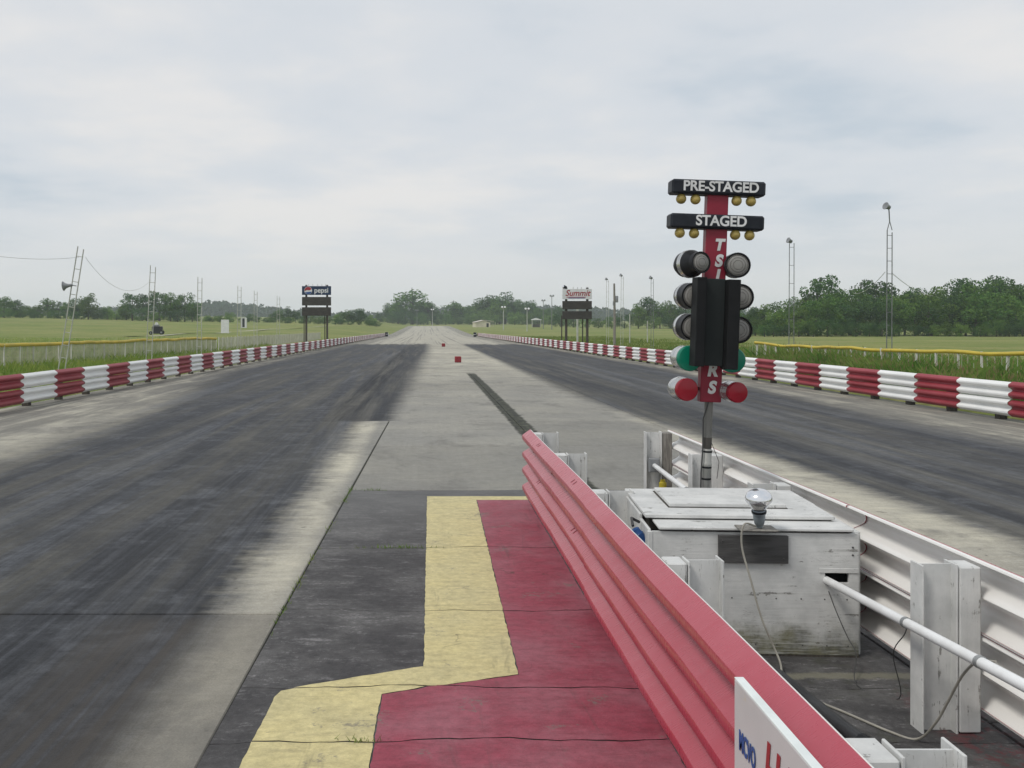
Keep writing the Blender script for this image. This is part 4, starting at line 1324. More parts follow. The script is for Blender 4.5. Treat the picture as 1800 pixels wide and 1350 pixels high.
# ================================================================ SCOREBOARDS
def scoreboard(px0, px1, d, rows, label, top_mat):
    x0, x1 = (px0 - VPX) / FPX * d, (px1 - VPX) / FPX * d
    xc, w = 0.5 * (x0 + x1), x1 - x0
    root = thing('scoreboard', label, 'scoreboard', (xc, d, tz(xc, d)))
    g = tz(xc, d)
    out = []
    zs = [(CAM_H - (a - HZY) / FPX * d - g, CAM_H - (b - HZY) / FPX * d - g) for a, b in rows]
    for i, (zt, zb) in enumerate(zs):
        p_ = MB().box(-w / 2, w / 2, -0.12, 0.05, zb, zt, 0, 0.01).build('name_panel' if i == 0 else 'display_panel', top_mat if i == 0 else MAT['board_dark'], root)
        if i:
            hh = (zt - zb)
            for k in range(4):
                MB().box(-w / 2 + 0.02, w / 2 - 0.02, -0.128, -0.121, zb + hh * (k + 0.12) / 4, zb + hh * (k + 0.88) / 4).build('slat', MAT['board_dark'], p_)
        out.append((p_, zt, zb))
    for s in (-1, 1):
        MB().box(s * w * 0.36 - 0.09, s * w * 0.36 + 0.09, 0.06, 0.24, -0.1, zs[0][0] + 0.12, 0, 0.01).build('leg', MAT['dark_wood'], root)
        MB().box(s * w * 0.36 - 0.28 - 0.04, s * w * 0.36 - 0.28 + 0.04, 0.7, 0.78, -0.1, zs[-1][1] + 0.3).build('brace', MAT['dark_wood'], root)
    return root, out, w


root, pn, w = scoreboard(531, 582, 94.0, [(503, 518.5), (522, 537), (540, 555)], 'scoreboard with a blue name panel over two dark display panels', MAT['board_blue'])
p_, zt, zb = pn[0]
h_ = zt - zb
cc = 0.5 * (zt + zb)
LS = 94.0 / 83.0
disc = MB().lathe([(0.37, 0.0), (0.37, 0.012), (0.36, 0.016), (0.0, 0.016)], 24, mat=Matrix.Translation((-0.78, -0.1205, cc)) @ Matrix.Rotation(R(90), 4, 'X')).build('logo_disc', MAT['letter'], p_)
# red upper wave and blue lower wave of the roundel
redw, bluew = [], []
for k in range(15):
    a = R(20 + 170 * k / 14)
    redw.append((-0.78 + 0.345 * math.cos(a), cc + 0.345 * math.sin(a)))
for k in range(9):
    t_ = k / 8
    redw.append((-0.78 - 0.31 + 0.62 * t_, cc - 0.06 + 0.20 * t_ + 0.06 * math.sin(t_ * math.pi * 2)))
for k in range(13):
    a = R(205 + 125 * k / 12)
    bluew.append((-0.78 + 0.345 * math.cos(a), cc + 0.345 * math.sin(a)))
for k in range(7):
    t_ = k / 6
    bluew.append((-0.78 + 0.28 - 0.54 * t_, cc - 0.10 - 0.07 * t_))
MB().prism(redw, 'y', -0.150, -0.1375).build('logo_wave', MAT['logo_red'], disc)
MB().prism(bluew, 'y', -0.150, -0.1375).build('logo_wave', MAT['logo_blue'], disc)
lettering('lettering', 'pepsi', 0.68, MAT['letter'], p_, (0.46, -0.126, cc + 0.01), (R(90), 0, 0), bold=0.012, stretch=0.95)
for s in (-0.75, -0.35, 0.1, 0.5, 0.85):
    MB().tube([(s, 0.1, zt), (s, -0.05, zt + 0.16), (s, -0.12, zt + 0.17)], 0.02, 6).build('top_lamp', MAT['galv'], root)

root, pn, w = scoreboard(988.5, 1040, 80.0, [(508, 526), (529, 543.5), (547, 561)], 'scoreboard with a white name panel and a round flood light on top', MAT['panel_white'])
p_, zt, zb = pn[0]
cc = 0.5 * (zt + zb)
lettering('lettering', 'Summit', 0.66, MAT['logo_red'], p_, (0.02, -0.126, cc + 0.06), (R(90), 0, 0), bold=0.012, italic=0.3, stretch=0.98)
MB().box(-0.85, 0.7, -0.127, -0.121, cc - 0.27, cc - 0.22).build('underline', MAT['logo_red'], p_)
MB().box(-0.7, 0.6, -0.127, -0.121, cc - 0.34, cc - 0.29).build('underline', MAT['logo_blue'], p_)
fm = Matrix.Translation((-w / 2 + 0.1, -0.05, zt + 0.17)) @ Matrix.Rotation(R(-80), 4, 'Y')
MB().lathe([(0.03, -0.28), (0.10, -0.22), (0.13, -0.1), (0.17, 0.0)], 16, mat=fm).build('flood_light', MAT['black'], root, smooth=True)
MB().lathe([(0.165, 0.0), (0.15, 0.05), (0.08, 0.09), (0.0, 0.1)], 16, mat=fm).build('flood_lens', MAT['chrome'], root, smooth=True)
for s in (-0.3, 0.05, 0.35, 0.8):
    MB().tube([(s, 0.1, zt), (s, -0.05, zt + 0.14)], 0.018, 6).build('top_lamp', MAT['galv'], root)


# ================================================================ FENCES
def fence(path, top, posts_every, lath_every, tube_mat, label, lath_h0=0.05, lath_w=0.035, tube_r=0.045, wob=0.03):
    """posts along a path with a lath web and plastic tubing slit over the top edge"""
    base_p = Vector((path[0][0], path[0][1], tz(*path[0])))
    root = thing('lath_fence', label, 'fence', base_p)
    segs = []
    dist = 0.0
    for a, b in zip(path[:-1], path[1:]):
        l_ = math.dist(a, b)
        segs.append((dist, dist + l_, a, b))
        dist += l_

    def P(s):
        for s0, s1, a, b in segs:
            if s <= s1 or s1 == segs[-1][1]:
                t = (s - s0) / (s1 - s0)
                return a[0] + (b[0] - a[0]) * t, a[1] + (b[1] - a[1]) * t
    pm = MB().box(-0.028, 0.028, -0.028, 0.028, -0.1, top + 0.02, 0, 0.004).mesh('post')
    pm.materials.append(MAT['post_white'])
    s = 0.0
    n = 0
    while s <= dist and n < 280:
        x, y = P(s)
        put('post', pm, root, Vector((x, y, tz(x, y))) - base_p, (random.uniform(-.03, .03), random.uniform(-.03, .03), random.uniform(-.2, .2)))
        s += posts_every * random.uniform(0.9, 1.1)
        n += 1
    mb = MB()
    s = 0.02
    while s < dist:
        x, y = P(s)
        x2, y2 = P(min(s + 0.05, dist))
        tx, ty = x2 - x, y2 - y
        l_ = math.hypot(tx, ty) or 1
        tx, ty = tx / l_ * lath_w / 2, ty / l_ * lath_w / 2
        z0 = tz(x, y)
        a, b = z0 + lath_h0, z0 + top - random.uniform(0.0, 0.05)
        le = random.uniform(-.012, .012)
        nx_, ny_ = -ty * 0.15, tx * 0.15
        q = []
        for sx in (-1, 1):
            for sn in (-1, 1):
                q.append((x + tx * sx + nx_ * sn, y + ty * sx + ny_ * sn))
        for zz, dl in ((a, 0), (b, le)):
            for (qx, qy) in q:
                mb.v.append((qx - base_p.x + dl * tx / lath_w * 2, qy - base_p.y + dl * ty / lath_w * 2, zz - base_p.z))
        o_ = len(mb.v) - 8
        for f in ((0, 2, 6, 4), (1, 5, 7, 3), (0, 4, 5, 1), (2, 3, 7, 6), (4, 6, 7, 5)):
            mb.f.append(tuple(i + o_ for i in f))
            mb.m.append(0)
        s += lath_every * random.uniform(0.85, 1.15)
    w_ = mb.build('lath_web', MAT['lath'], root, fix=False)
    w_['kind'] = 'stuff'
    if tube_mat:
        pts, s, k = [], 0.0, 0
        z_off = 0.0
        while s <= dist:
            x, y = P(s)
            z_off = 0.75 * z_off + random.uniform(-wob, wob)
            pts.append(Vector((x + random.uniform(-.02, .02), y, tz(x, y) + top + z_off)) - base_p)
            s += 0.9
        MB().tube(smooth_path(pts, 3), tube_r, 8).build('tubing', tube_mat, root, smooth=True)
    return root


fence([(-18.6, 36.0), (-17.6, 46.0), (-16.0, 60.0), (-15.4, 73.0)], 1.02, 1.3, 0.085, MAT['yellow_faded'], 'pale lath fence topped with faded yellow tubing by the ladder masts', lath_w=0.042, tube_r=0.08)
fence([(-15.4, 73.6), (-15.6, 105.0), (-16.2, 152.0)], 1.05, 1.6, 0.10, None, 'bare pale lath fence running on behind the blue scoreboard', lath_w=0.05)
fence([(16.0, 20.0), (15.9, 26.0), (15.2, 33.5), (14.25, 44.0)], 1.05, 1.0, 0.30, MAT['yellow_tube'], 'low white post fence with bright yellow tubing above tall grass', lath_h0=0.08, lath_w=0.022, tube_r=0.058, wob=0.045)


# ================================================================ LADDER MASTS
def ladder_mast(x, d, h, lean_x, label, mat, w=0.22, rung=0.42, group=None, lamp_top=False, spike=False):
    root = thing('ladder_mast', label, 'mast', (x, d, tz(x, d)), (0, lean_x, random.uniform(-.2, .2)), group)
    r = 0.019
    for s in (-1, 1):
        MB().tube([(s * w / 2, 0, -0.1), (s * w / 2 * 0.92, 0, h * (1.0 if s < 0 else 0.985))], r, 6).build('stile', mat, root)
    z = 0.35
    while z < h - 0.1:
        MB().tube([(-w / 2, 0, z), (w / 2, 0, z)], 0.012, 6).build('rung', mat, root)
        z += rung
    if spike:
        MB().tube([(-w / 2 * 0.92, 0, h), (0, 0, h + 0.35)], 0.016, 6).build('apex_bar', mat, root)
        MB().tube([(w / 2 * 0.92, 0, h), (0, 0, h + 0.35)], 0.016, 6).build('apex_bar', mat, root)
        MB().tube([(0, 0, h + 0.3), (-0.04, 0, h + 0.95)], 0.022, 6).build('mast_tip', mat, root)
        h = h + 0.9
    if lamp_top:
        fm_ = Matrix.Translation((-0.16, -0.03, h + 0.04)) @ Matrix.Rotation(R(-70), 4, 'Y') @ Matrix.Rotation(R(20), 4, 'X')
        f_ = MB().lathe([(0.03, -0.22), (0.08, -0.18), (0.10, -0.06), (0.15, 0.03), (0.14, 0.04), (0.0, 0.02)], 12, mat=fm_).build('flood_light', MAT['grey_box'], root, smooth=True)
        MB().tube([(-0.04, 0, h - 0.12), (-0.05, -0.02, h + 0.03)], 0.02, 6).build('lamp_bracket', mat, f_)
    return root


gl = 'ladder masts along the lath fence'
lab_l = ['ladder mast leaning steeply with a horn loudspeaker', 'upright ladder mast standing beside the black utility cart',
         'upright ladder mast between the utility cart and the white board', 'slim ladder mast beside the white framed booth']
m1 = at(108, 700, 32.6)
root1 = ladder_mast(m1.x - 0.05, 32.6, 4.45, R(9.0), lab_l[0], MAT['tower'], group=gl)
for px, d, l_, le in ((261, 43.0, lab_l[1], 2.5), (350, 52.6, lab_l[2], 0.6), (420, 63.6, lab_l[3], 0.5)):
    ladder_mast((px - VPX) / FPX * d, d, 4.45, R(le), l_, MAT['tower'], group=gl, w=0.24)
for px, d in ((449, 71.0), (489, 82.0)):
    ladder_mast((px - VPX) / FPX * d, d, 4.4, R(0.3), 'faint ladder mast in the row towards the blue scoreboard', MAT['tower'], group=gl, w=0.24)
# horn loudspeaker
hp = at(124, 501.5, 32.5)
horn = thing('horn_loudspeaker', 'grey horn loudspeaker bolted to the leaning ladder mast', 'loudspeaker', hp)
hm = Matrix.Rotation(R(-97), 4, 'Y')
MB().lathe([(0.02, -0.08), (0.04, -0.05), (0.05, 0.0), (0.055, 0.06), (0.085, 0.15), (0.15, 0.23), (0.16, 0.235), (0.13, 0.22), (0.05, 0.1)], 16, mat=hm).build('horn', MAT['grey_box'], horn, smooth=True)
MB().tube([(0.06, 0, 0.0), (0.19, 0, -0.02)], 0.018, 6).build('bracket', MAT['grey_box'], horn)


def wire(a, b, sag, label, r=0.0055):
    pts = []
    for k in range(25):
        t = k / 24
        p = a.lerp(b, t)
        p.z -= sag * 4 * t * (1 - t)
        pts.append(p)
    tag(MB().tube(pts, r, 5).build('overhead_wire', MAT['tower'], smooth=True), label, 'wire')


ta = at(141, 446, 32.6)
wire(at(-170, 415, 24.0), at(139, 452, 32.6), 0.25, 'sagging wire leading off from the leaning mast past the horn loudspeaker')
wire(at(150, 452, 32.6), at(266, 492, 43.0), 0.75, 'slack wire hung between the leaning mast and the upright one')

# lit field masts on the other side
gm = 'tall masts in the field'
ladder_mast((1563 - VPX) / FPX * 38.8, 38.8, 5.55, R(0.2), 'tall ladder mast with pointed tip and lamp by the yellow tubing', MAT['tower_dark'], w=0.21, rung=0.5, group=gm, lamp_top=True, spike=True)
ladder_mast((1391 - VPX) / FPX * 49.4, 49.4, 6.05, R(0.2), 'tall ladder mast with lamp in front of the dense wood edge', MAT['tower_dark'], w=0.24, rung=0.9, group=gm, lamp_top=True)
ladder_mast((1146.5 - VPX) / FPX * 79.7, 79.7, 5.75, 0, 'ladder mast with lamp before the round hedgerow tree', MAT['tower_dark'], w=0.2, rung=1.0, group=gm, lamp_top=True)
ladder_mast((1093 - VPX) / FPX * 92.0, 92.0, 6.6, R(0.4), 'slim pale ladder mast just past the weathered utility pole', MAT['tower'], w=0.22, rung=1.0, group=gm, lamp_top=True)
ladder_mast((1068 - VPX) / FPX * 99.0, 99.0, 6.6, 0, 'slim pale ladder mast between scoreboard and utility pole', MAT['tower'], w=0.22, rung=1.0, group=gm, lamp_top=True)
wire(at(1556, 478, 38.9), at(1500, 515, 70.0), 0.3, 'thin guy wire running from the pointed mast towards the wood', 0.012)
wire(at(1568, 480, 38.8), at(1640, 520, 60.0), 0.2, 'thin guy wire falling away behind the pointed mast', 0.012)
# utility pole with transformer
up = thing('utility_pole', 'weathered wooden utility pole with a small transformer', 'pole', ((1080 - VPX) / FPX * 95, 95, tz(18, 95)))
MB().tube([(0, 0, -0.2), (0.02, 0, 3.0), (-0.02, 0, 6.0)], [0.13, 0.12, 0.09], 8).build('shaft', MAT['grey_wood'], up, smooth=True)
MB().lathe([(0.13, 4.2), (0.15, 4.25), (0.15, 4.75), (0.11, 4.82)], 12, mat=Matrix.Translation((0.22, 0, 0))).build('transformer', MAT['grey_box'], up, smooth=True)
MB().box(-0.16, -0.02, -0.12, -0.04, 3.9, 4.3).build('switch_box', MAT['grey_box'], up)
# plain posts in the field
for px, d, h, l_ in ((1107, 110, 3.3, 'short pale post near the slim ladder masts'), (1138, 120, 2.6, 'short pale post before the round hedgerow tree'), (1015, 110, 4.6, 'pale pole seen between the legs of the white scoreboard')):
    x_ = (px - VPX) / FPX * d
    p_ = thing('field_post', l_, 'post', (x_, d, tz(x_, d)))
    MB().tube([(0, 0, -0.1), (0, 0, h)], 0.06 if h < 4 else 0.11, 8).build('shaft', MAT['tower'], p_, smooth=True)
    MB().lathe([(0.075, h), (0.075, h + 0.04), (0.0, h + 0.06)], 8).build('cap', MAT['tower_dark'], p_)


def lamp_pole(px, d, topy, label, white=True):
    x_ = (px - VPX) / FPX * d
    g = tz(x_, d)
    h = CAM_H - (topy - HZY) / FPX * d - g
    root = thing('lamp_post', label, 'lamp post', (x_, d, g), (0, 0, 0), 'lamp posts beyond the strip')
    MB().tube([(0, 0, -0.2), (0, 0, h)], [0.16, 0.10], 8).build('shaft', MAT['tower'] if white else MAT['tower_dark'], root, smooth=True)
    MB().box(-0.65, 0.65, -0.1, 0.1, h - 0.1, h + 0.1).build('cross_arm', MAT['tower_dark'], root)
    for s in (-0.45, 0.45):
        MB().lathe([(0.14, -0.1), (0.36, 0.18), (0.33, 0.24), (0.0, 0.3)], 10, mat=Matrix.Translation((s, -0.15, h + 0.15)) @ Matrix.Rotation(R(60), 4, 'X')).build('lamp_head', MAT['panel_white'] if white else MAT['tower_dark'], root, smooth=True)


lamp_pole(885, 330, 541, 'pale lamp post with white heads beside the cream shed')
lamp_pole(926.5, 300, 544, 'pale lamp post with white heads near the white canopy')
lamp_pole(955, 370, 529, 'dark flood light pole behind the white canopy', False)
lamp_pole(970, 340, 521, 'taller dark flood light pole rising between canopy and scoreboard', False)
lamp_pole(733, 480, 546, 'thin dark lamp post at the foot of the tallest tree', False)
lamp_pole(760, 480, 545, 'thin pale lamp post at the end of the strip', True)

# ================================================================ FAR BUILDINGS, CART, BOARDS
sp = Vector(((850 - VPX) / FPX * 430, 430, tz(24, 430)))
shd = thing('shed', 'cream metal shed with low pitched roof at the wood edge', 'shed', sp, (0, 0, R(12)))
MB().prism([(-3.6, 0), (3.0, 0), (3.0, 2.0), (0.2, 2.9), (-3.6, 2.0)], 'y', 0, 5.0).build('wall', MAT['cream'], shd)
MB().prism([(-3.9, 2.0), (0.2, 2.95), (4.6, 2.45), (4.6, 2.6), (0.2, 3.12), (-3.9, 2.16)], 'y', -0.3, 5.3).build('roof', MAT['roof_pale'], shd)
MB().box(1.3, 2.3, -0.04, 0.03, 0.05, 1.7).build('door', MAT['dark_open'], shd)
for x_ in (3.4, 4.3):
    MB().box(x_ - .08, x_ + .08, 0.2, 0.36, 0, 2.5).build('porch_post', MAT['cream'], shd)
for i in range(9):
    MB().box(-3.5 + i * 0.5, -3.44 + i * 0.5, -0.05, -0.002, 0.1, 1.9).build('siding_rib', MAT['cream'], shd)
cp_ = Vector(((942 - VPX) / FPX * 420, 420, tz(45, 420)))
can = thing('canopy', 'open white roofed canopy on posts near the lamp posts', 'canopy', cp_)
MB().prism([(-1.9, 3.3), (0, 4.0), (2.3, 3.3), (2.3, 3.1), (-1.9, 3.1)], 'y', -1.5, 1.5).build('roof', MAT['panel_white'], can)
for x_ in (-1.6, 2.0):
    for y_ in (-1.3, 1.3):
        MB().box(x_ - .08, x_ + .08, y_ - .08, y_ + .08, 0, 3.12).build('post', MAT['tower'], can)
MB().box(-1.4, 1.6, -0.8, 0.8, 0.0, 1.4, 0, 0.05).build('counter', MAT['board_dark'], can)

cg = on_ground(275, 589)
k_ = cg.y / FPX
cart = thing('utility_cart', 'black utility cart parked on the gravel service road', 'cart', (cg.x, cg.y, cg.z + 0.08), (0, 0, R(8)))
MB().box(-7 * k_, 10.5 * k_, -0.7, 0.7, 1.6 * k_, 14.5 * k_, 0, 0.06).build('body', MAT['cart'], cart)
MB().box(-10.5 * k_, -7.1 * k_, -0.5, 0.5, 2.0 * k_, 5.0 * k_, 0, 0.04).build('drawbar', MAT['cart'], cart)
MB().box(-5 * k_, 5 * k_, -0.45, 0.45, 14.6 * k_, 17.5 * k_, 0, 0.05).build('seat', MAT['grey_box'], cart)
MB().prism([(-3 * k_, 17.6 * k_), (3 * k_, 17.6 * k_), (2 * k_, 21 * k_), (-1 * k_, 22 * k_)], 'y', -0.3, 0.3).build('hood', MAT['panel_white'], cart)
for s, rr_ in ((-9.0, 3.0), (9.0, 4.0)):
    for yy in (-0.62, 0.62):
        wh = MB().lathe([(rr_ * k_ * 0.5, -0.12), (rr_ * k_, -0.1), (rr_ * k_, 0.1), (rr_ * k_ * 0.5, 0.12)], 14, mat=Matrix.Translation((s * k_, yy, rr_ * k_)) @ Matrix.Rotation(R(90), 4, 'X')).build('wheel', MAT['tyre'], cart, smooth=True)
        MB().lathe([(rr_ * k_ * 0.45, -0.125), (rr_ * k_ * 0.45, 0.125)], 10, mat=Matrix.Translation((s * k_, yy, rr_ * k_)) @ Matrix.Rotation(R(90), 4, 'X')).build('rim', MAT['grey_box'], wh)

g1 = on_ground(395.5, 586.5)
k_ = g1.y / FPX
wb = thing('white_board', 'plain white notice board standing by the gravel service road', 'board', g1)
MB().box(-7 * k_, 7 * k_, -0.05, 0.05, 0.1, 24.5 * k_, 0, 0.02).build('panel', MAT['panel_white'], wb)
for s in (-5, 5):
    MB().box(s * k_ - 0.05, s * k_ + 0.05, 0.055, 0.15, -0.1, 22 * k_).build('leg', MAT['tower'], wb)
g2 = on_ground(428.5, 577)
k_ = g2.y / FPX
bt = thing('booth', 'white framed narrow booth with a dark doorway', 'booth', g2)
hw, hh = 5 * k_, 19 * k_
MB().box(-hw, -hw * 0.45, -0.5, 0.5, 0, hh * 0.92).build('side_wall', MAT['panel_white'], bt)
MB().box(hw * 0.45, hw, -0.5, 0.5, 0, hh * 0.92).build('side_wall', MAT['panel_white'], bt)
MB().prism([(-hw * 1.05, hh * 0.92), (hw * 1.05, hh * 0.92), (hw * 0.6, hh), (-hw * 0.6, hh)], 'y', -0.55, 0.55).build('roof', MAT['panel_white'], bt)
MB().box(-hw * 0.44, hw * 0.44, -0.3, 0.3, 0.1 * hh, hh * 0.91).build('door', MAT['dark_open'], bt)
MB().box(-hw * 0.44, hw * 0.44, -0.5, 0.5, 0, hh * 0.1 - .01).build('step', MAT['panel_white'], bt)

# ends of the side rails
er = thing('end_block', 'white concrete end block at the far end of the grass side rail', 'barrier', (10.3, 209.5, gz(209.5)))
MB().prism([(-0.3, 0), (0.3, 0), (0.2, 0.55), (0.08, 0.8), (-0.08, 0.8), (-0.2, 0.55)], 'y', -1.5, 2.2).build('body', MAT['panel_white'], er)
MB().box(-0.31, 0.31, -1.52, -1.505, 0.05, 0.5).build('marker_plate', MAT['board_dark'], er)
br_ = thing('black_drum', 'black drum by the end of the grass side rail', 'drum', (9.5, 196, gz(196)))
MB().lathe([(0.29, 0), (0.29, 0.3), (0.305, 0.31), (0.29, 0.32), (0.29, 0.6), (0.305, 0.61), (0.29, 0.62), (0.29, 0.88), (0.27, 0.88), (0.27, 0.85), (0.0, 0.85)], 18).build('barrel', MAT['black'], br_, smooth=True)
MB().lathe([(0.306, 0.42), (0.306, 0.5)], 18).build('band', MAT['panel_white'], br_)
br2 = thing('black_drum', 'black drum by the end of the fence side rail', 'drum', (-8.3, 206, gz(206)))
for ch in list(br_.children):
    c2_ = ch.copy()
    col.objects.link(c2_)
    c2_.parent = br2
er2 = thing('end_block', 'white concrete end block at the far end of the fence side rail', 'barrier', (-8.5, 214, gz(214)))
for ch in list(er.children):
    c2_ = ch.copy()
    col.objects.link(c2_)
    c2_.parent = er2


# ================================================================ TREES
def leaf_quads(centres, radii, n_each, size, flat=0.0):
    pts = []
    for c, r, n in zip(centres, radii, n_each):
        d = rng.normal(size=(n, 3))
        d /= np.linalg.norm(d, axis=1)[:, None] + 1e-9
        rad = r * (0.55 + 0.45 * rng.random(n)) ** 0.7
        pts.append(c + d * rad[:, None] * np.array([1, 1, 0.82]))
    P = np.vstack(pts)
    n = len(P)
    a = rng.normal(size=(n, 3))
    a /= np.linalg.norm(a, axis=1)[:, None]
    b = rng.normal(size=(n, 3))
    b -= (a * b).sum(1)[:, None] * a
    b /= np.linalg.norm(b, axis=1)[:, None]
    s = size * (0.6 + 0.8 * rng.random(n))[:, None]
    V = np.stack([P - a * s, P - b * s * 0.6, P + a * s, P + b * s * 0.6], axis=1).reshape(-1, 3)
    F = np.arange(4 * n).reshape(-1, 4)
    return V, F


def quads_mesh(name, V, F, mat):
    me = bpy.data.meshes.new(name)
    me.from_pydata(V.tolist(), [], F.tolist())
    me.materials.append(mat)
    me.update()
    return me


def tree_variant(kind, leaf):
    """unit-height tree: trunk with limbs, crown of leaf clumps"""
    tm = MB()
    cents, rads, ns = [], [], []
    if kind == 'broad':
        tm.tube([(0, 0, -0.03), (0.01, 0, 0.2), (0.0, 0.01, 0.5), (0.01, 0, 0.78)], [0.026, 0.02, 0.014, 0.005], 7)
        nc, ez, rx, rz = 52, 0.54, 0.34, 0.44
    elif kind == 'open':
        tm.tube([(0, 0, -0.03), (0.015, 0, 0.25), (-0.01, 0.01, 0.55), (0.01, 0, 0.9)], [0.024, 0.019, 0.012, 0.004], 7)
        nc, ez, rx, rz = 36, 0.60, 0.31, 0.40
    elif kind == 'tall':
        tm.tube([(0, 0, -0.03), (0.005, 0, 0.3), (0.0, 0.01, 0.65), (0, 0, 0.95)], [0.02, 0.016, 0.01, 0.003], 7)
        nc, ez, rx, rz = 36, 0.53, 0.20, 0.46
    else:  # bush
        tm.tube([(0, 0, -0.03), (0.01, 0, 0.2), (0.0, 0.01, 0.5)], [0.03, 0.024, 0.008], 7)
        nc, ez, rx, rz = 32, 0.46, 0.52, 0.45
    for k in range(nc):
        u = rng.normal(size=3)
        u /= np.linalg.norm(u)
        q = 0.45 + 0.5 * rng.random()
        c = np.array([u[0] * rx * q, u[1] * rx * q, ez + u[2] * rz * q])
        if kind == 'tall':
            taper = 1.15 - 0.6 * max(0, (c[2] - 0.5) / 0.5)
            c[0] *= taper
            c[1] *= taper
        if c[2] < 0.1:
            c[2] = 0.1 + 0.05 * rng.random()
        cents.append(c)
        r = (0.085 + 0.065 * rng.random()) * (1.25 if kind == 'bush' else 1.0) * (0.8 if kind in ('open', 'tall') else 1.0)
        rads.append(r)
        ns.append(int(70 * (r / 0.11) ** 2))
        if k % 4 == 0 and kind != 'bush':
            z0 = 0.25 + 0.35 * rng.random()
            tm.tube([(0, 0, z0), (c[0] * 0.5, c[1] * 0.5, 0.5 * (z0 + c[2]) + 0.02), tuple(c)], [0.010, 0.006, 0.002], 5)
    V, F = leaf_quads(np.array(cents), rads, ns, 0.019)
    crown = quads_mesh('crown', V, F, leaf)
    tme = tm.mesh('trunk', smooth=True)
    tme.materials.append(MAT['bark'])
    return tme, crown


VAR = {'broad': [tree_variant('broad', MAT[m_]) for m_ in ('leaf_a', 'leaf_b', 'leaf_c', 'leaf_a')],
       'open': [tree_variant('open', MAT[m_]) for m_ in ('leaf_b', 'leaf_a', 'leaf_b')],
       'tall': [tree_variant('tall', MAT[m_]) for m_ in ('leaf_b', 'leaf_a')],
       'bush': [tree_variant('bush', MAT[m_]) for m_ in ('leaf_a', 'leaf_c', 'leaf_b')]}
NAMES = {'broad': 'broadleaf_tree', 'open': 'open_crowned_tree', 'tall': 'slender_tree', 'bush': 'bushy_tree'}


LEAFWORD = {'leaf_mid_green': 'mid green', 'leaf_dark_green': 'dark green', 'leaf_light_green': 'light green'}
PLACES = {
    'wood': [(1335, 'beside the start light tree'), (1425, 'behind the lamp topped ladder mast'), (1515, 'between the lamp topped and pointed masts'), (1610, 'behind the pointed mast'), (1705, 'past the pointed mast'), (3000, 'at the thick end of the wood')],
    'hedge': [(1045, 'beside the white scoreboard'), (1110, 'behind the utility pole'), (1170, 'behind the short pale posts'), (3000, 'behind the start light tree')],
    'end': [(745, 'around the tallest tree'), (785, 'at the end of the strip'), (835, 'next to the cream shed'), (890, 'behind the cream shed'), (3000, 'behind the white canopy')],
    'field': [(52, 'at the outer end of the rise'), (120, 'short of the horn loudspeaker'), (200, 'past the horn loudspeaker mast'), (290, 'behind the utility cart'), (350, 'past the utility cart'), (470, 'behind the white booth'), (585, 'behind the blue scoreboard'), (3000, 'between the blue scoreboard and the strip')]}
SHAPE = {'broad': 'broadleaf tree', 'open': 'open crowned tree', 'tall': 'slender tree', 'bush': 'bush'}


def plant(px, topy, d, kind, label, group, wide=1.0, place=None):
    x = (px - VPX) / FPX * d
    g = tz(x, d)
    h = (CAM_H - (topy - HZY) / FPX * d - g) / 0.985
    tme, crown = random.choice(VAR[kind])
    if label is None:
        where = next(w for lim, w in PLACES[place] if px < lim)
        q = h * 1.0 / {'wood': 11.0, 'hedge': 11.0, 'end': 15.0, 'field': 9.0}[place]
        size = ('low' if q < 0.5 else 'waist high' if False else 'tall bushy' if q > 0.85 else 'mid sized') if kind == 'bush' else ('tall' if q > 1.05 else 'small' if q < 0.72 else 'mid sized')
        label = '%s %s %s %s' % (size, LEAFWORD[crown.materials[0].name], SHAPE[kind], where)
    root = thing(NAMES[kind], label, 'tree', (x, d, g), (0, 0, random.uniform(0, 6.28)), group)
    root.scale = (h * wide, h * wide, h)
    put('trunk', tme, root)
    put('crown', crown, root)
    return root


# dense wood on the far side of the field by the yellow tubing
skyl = [(1300, 548), (1325, 538), (1345, 532), (1370, 525), (1395, 516), (1418, 512), (1441, 478), (1468, 506), (1492, 505), (1512, 488), (1540, 490), (1562, 503), (1590, 510), (1615, 503),
        (1640, 500), (1665, 506), (1684, 486), (1710, 482), (1735, 484), (1760, 481), (1785, 497), (1812, 500), (1840, 494)]
gw = 'trees of the dense wood beyond the field'
for i, (px, ty) in enumerate(skyl):
    kind = 'open' if i in (6, 9, 10) else 'broad'
    lab = None
    if i == 6:
        lab = 'airy tree rising highest above the gap of the dense wood'
    plant(px + random.uniform(-4, 4), ty, random.uniform(222, 236), kind, lab, gw, random.uniform(0.95, 1.2), 'wood')
for i in range(26):
    px = 1300 + i * 22 + random.uniform(-6, 6)
    base_t = np.interp(px, [p[0] for p in skyl], [p[1] for p in skyl])
    k = 'broad' if random.random() < 0.6 else 'bush'
    plant(px, base_t + random.uniform(14, 34), random.uniform(211, 219), k, None, gw, random.uniform(0.95, 1.25), 'wood')
for i in range(22):
    px = 1312 + i * 24 + random.uniform(-8, 8)
    plant(px, random.uniform(556, 571), random.uniform(203, 208), 'bush', None, gw, random.uniform(1.0, 1.4), 'wood')

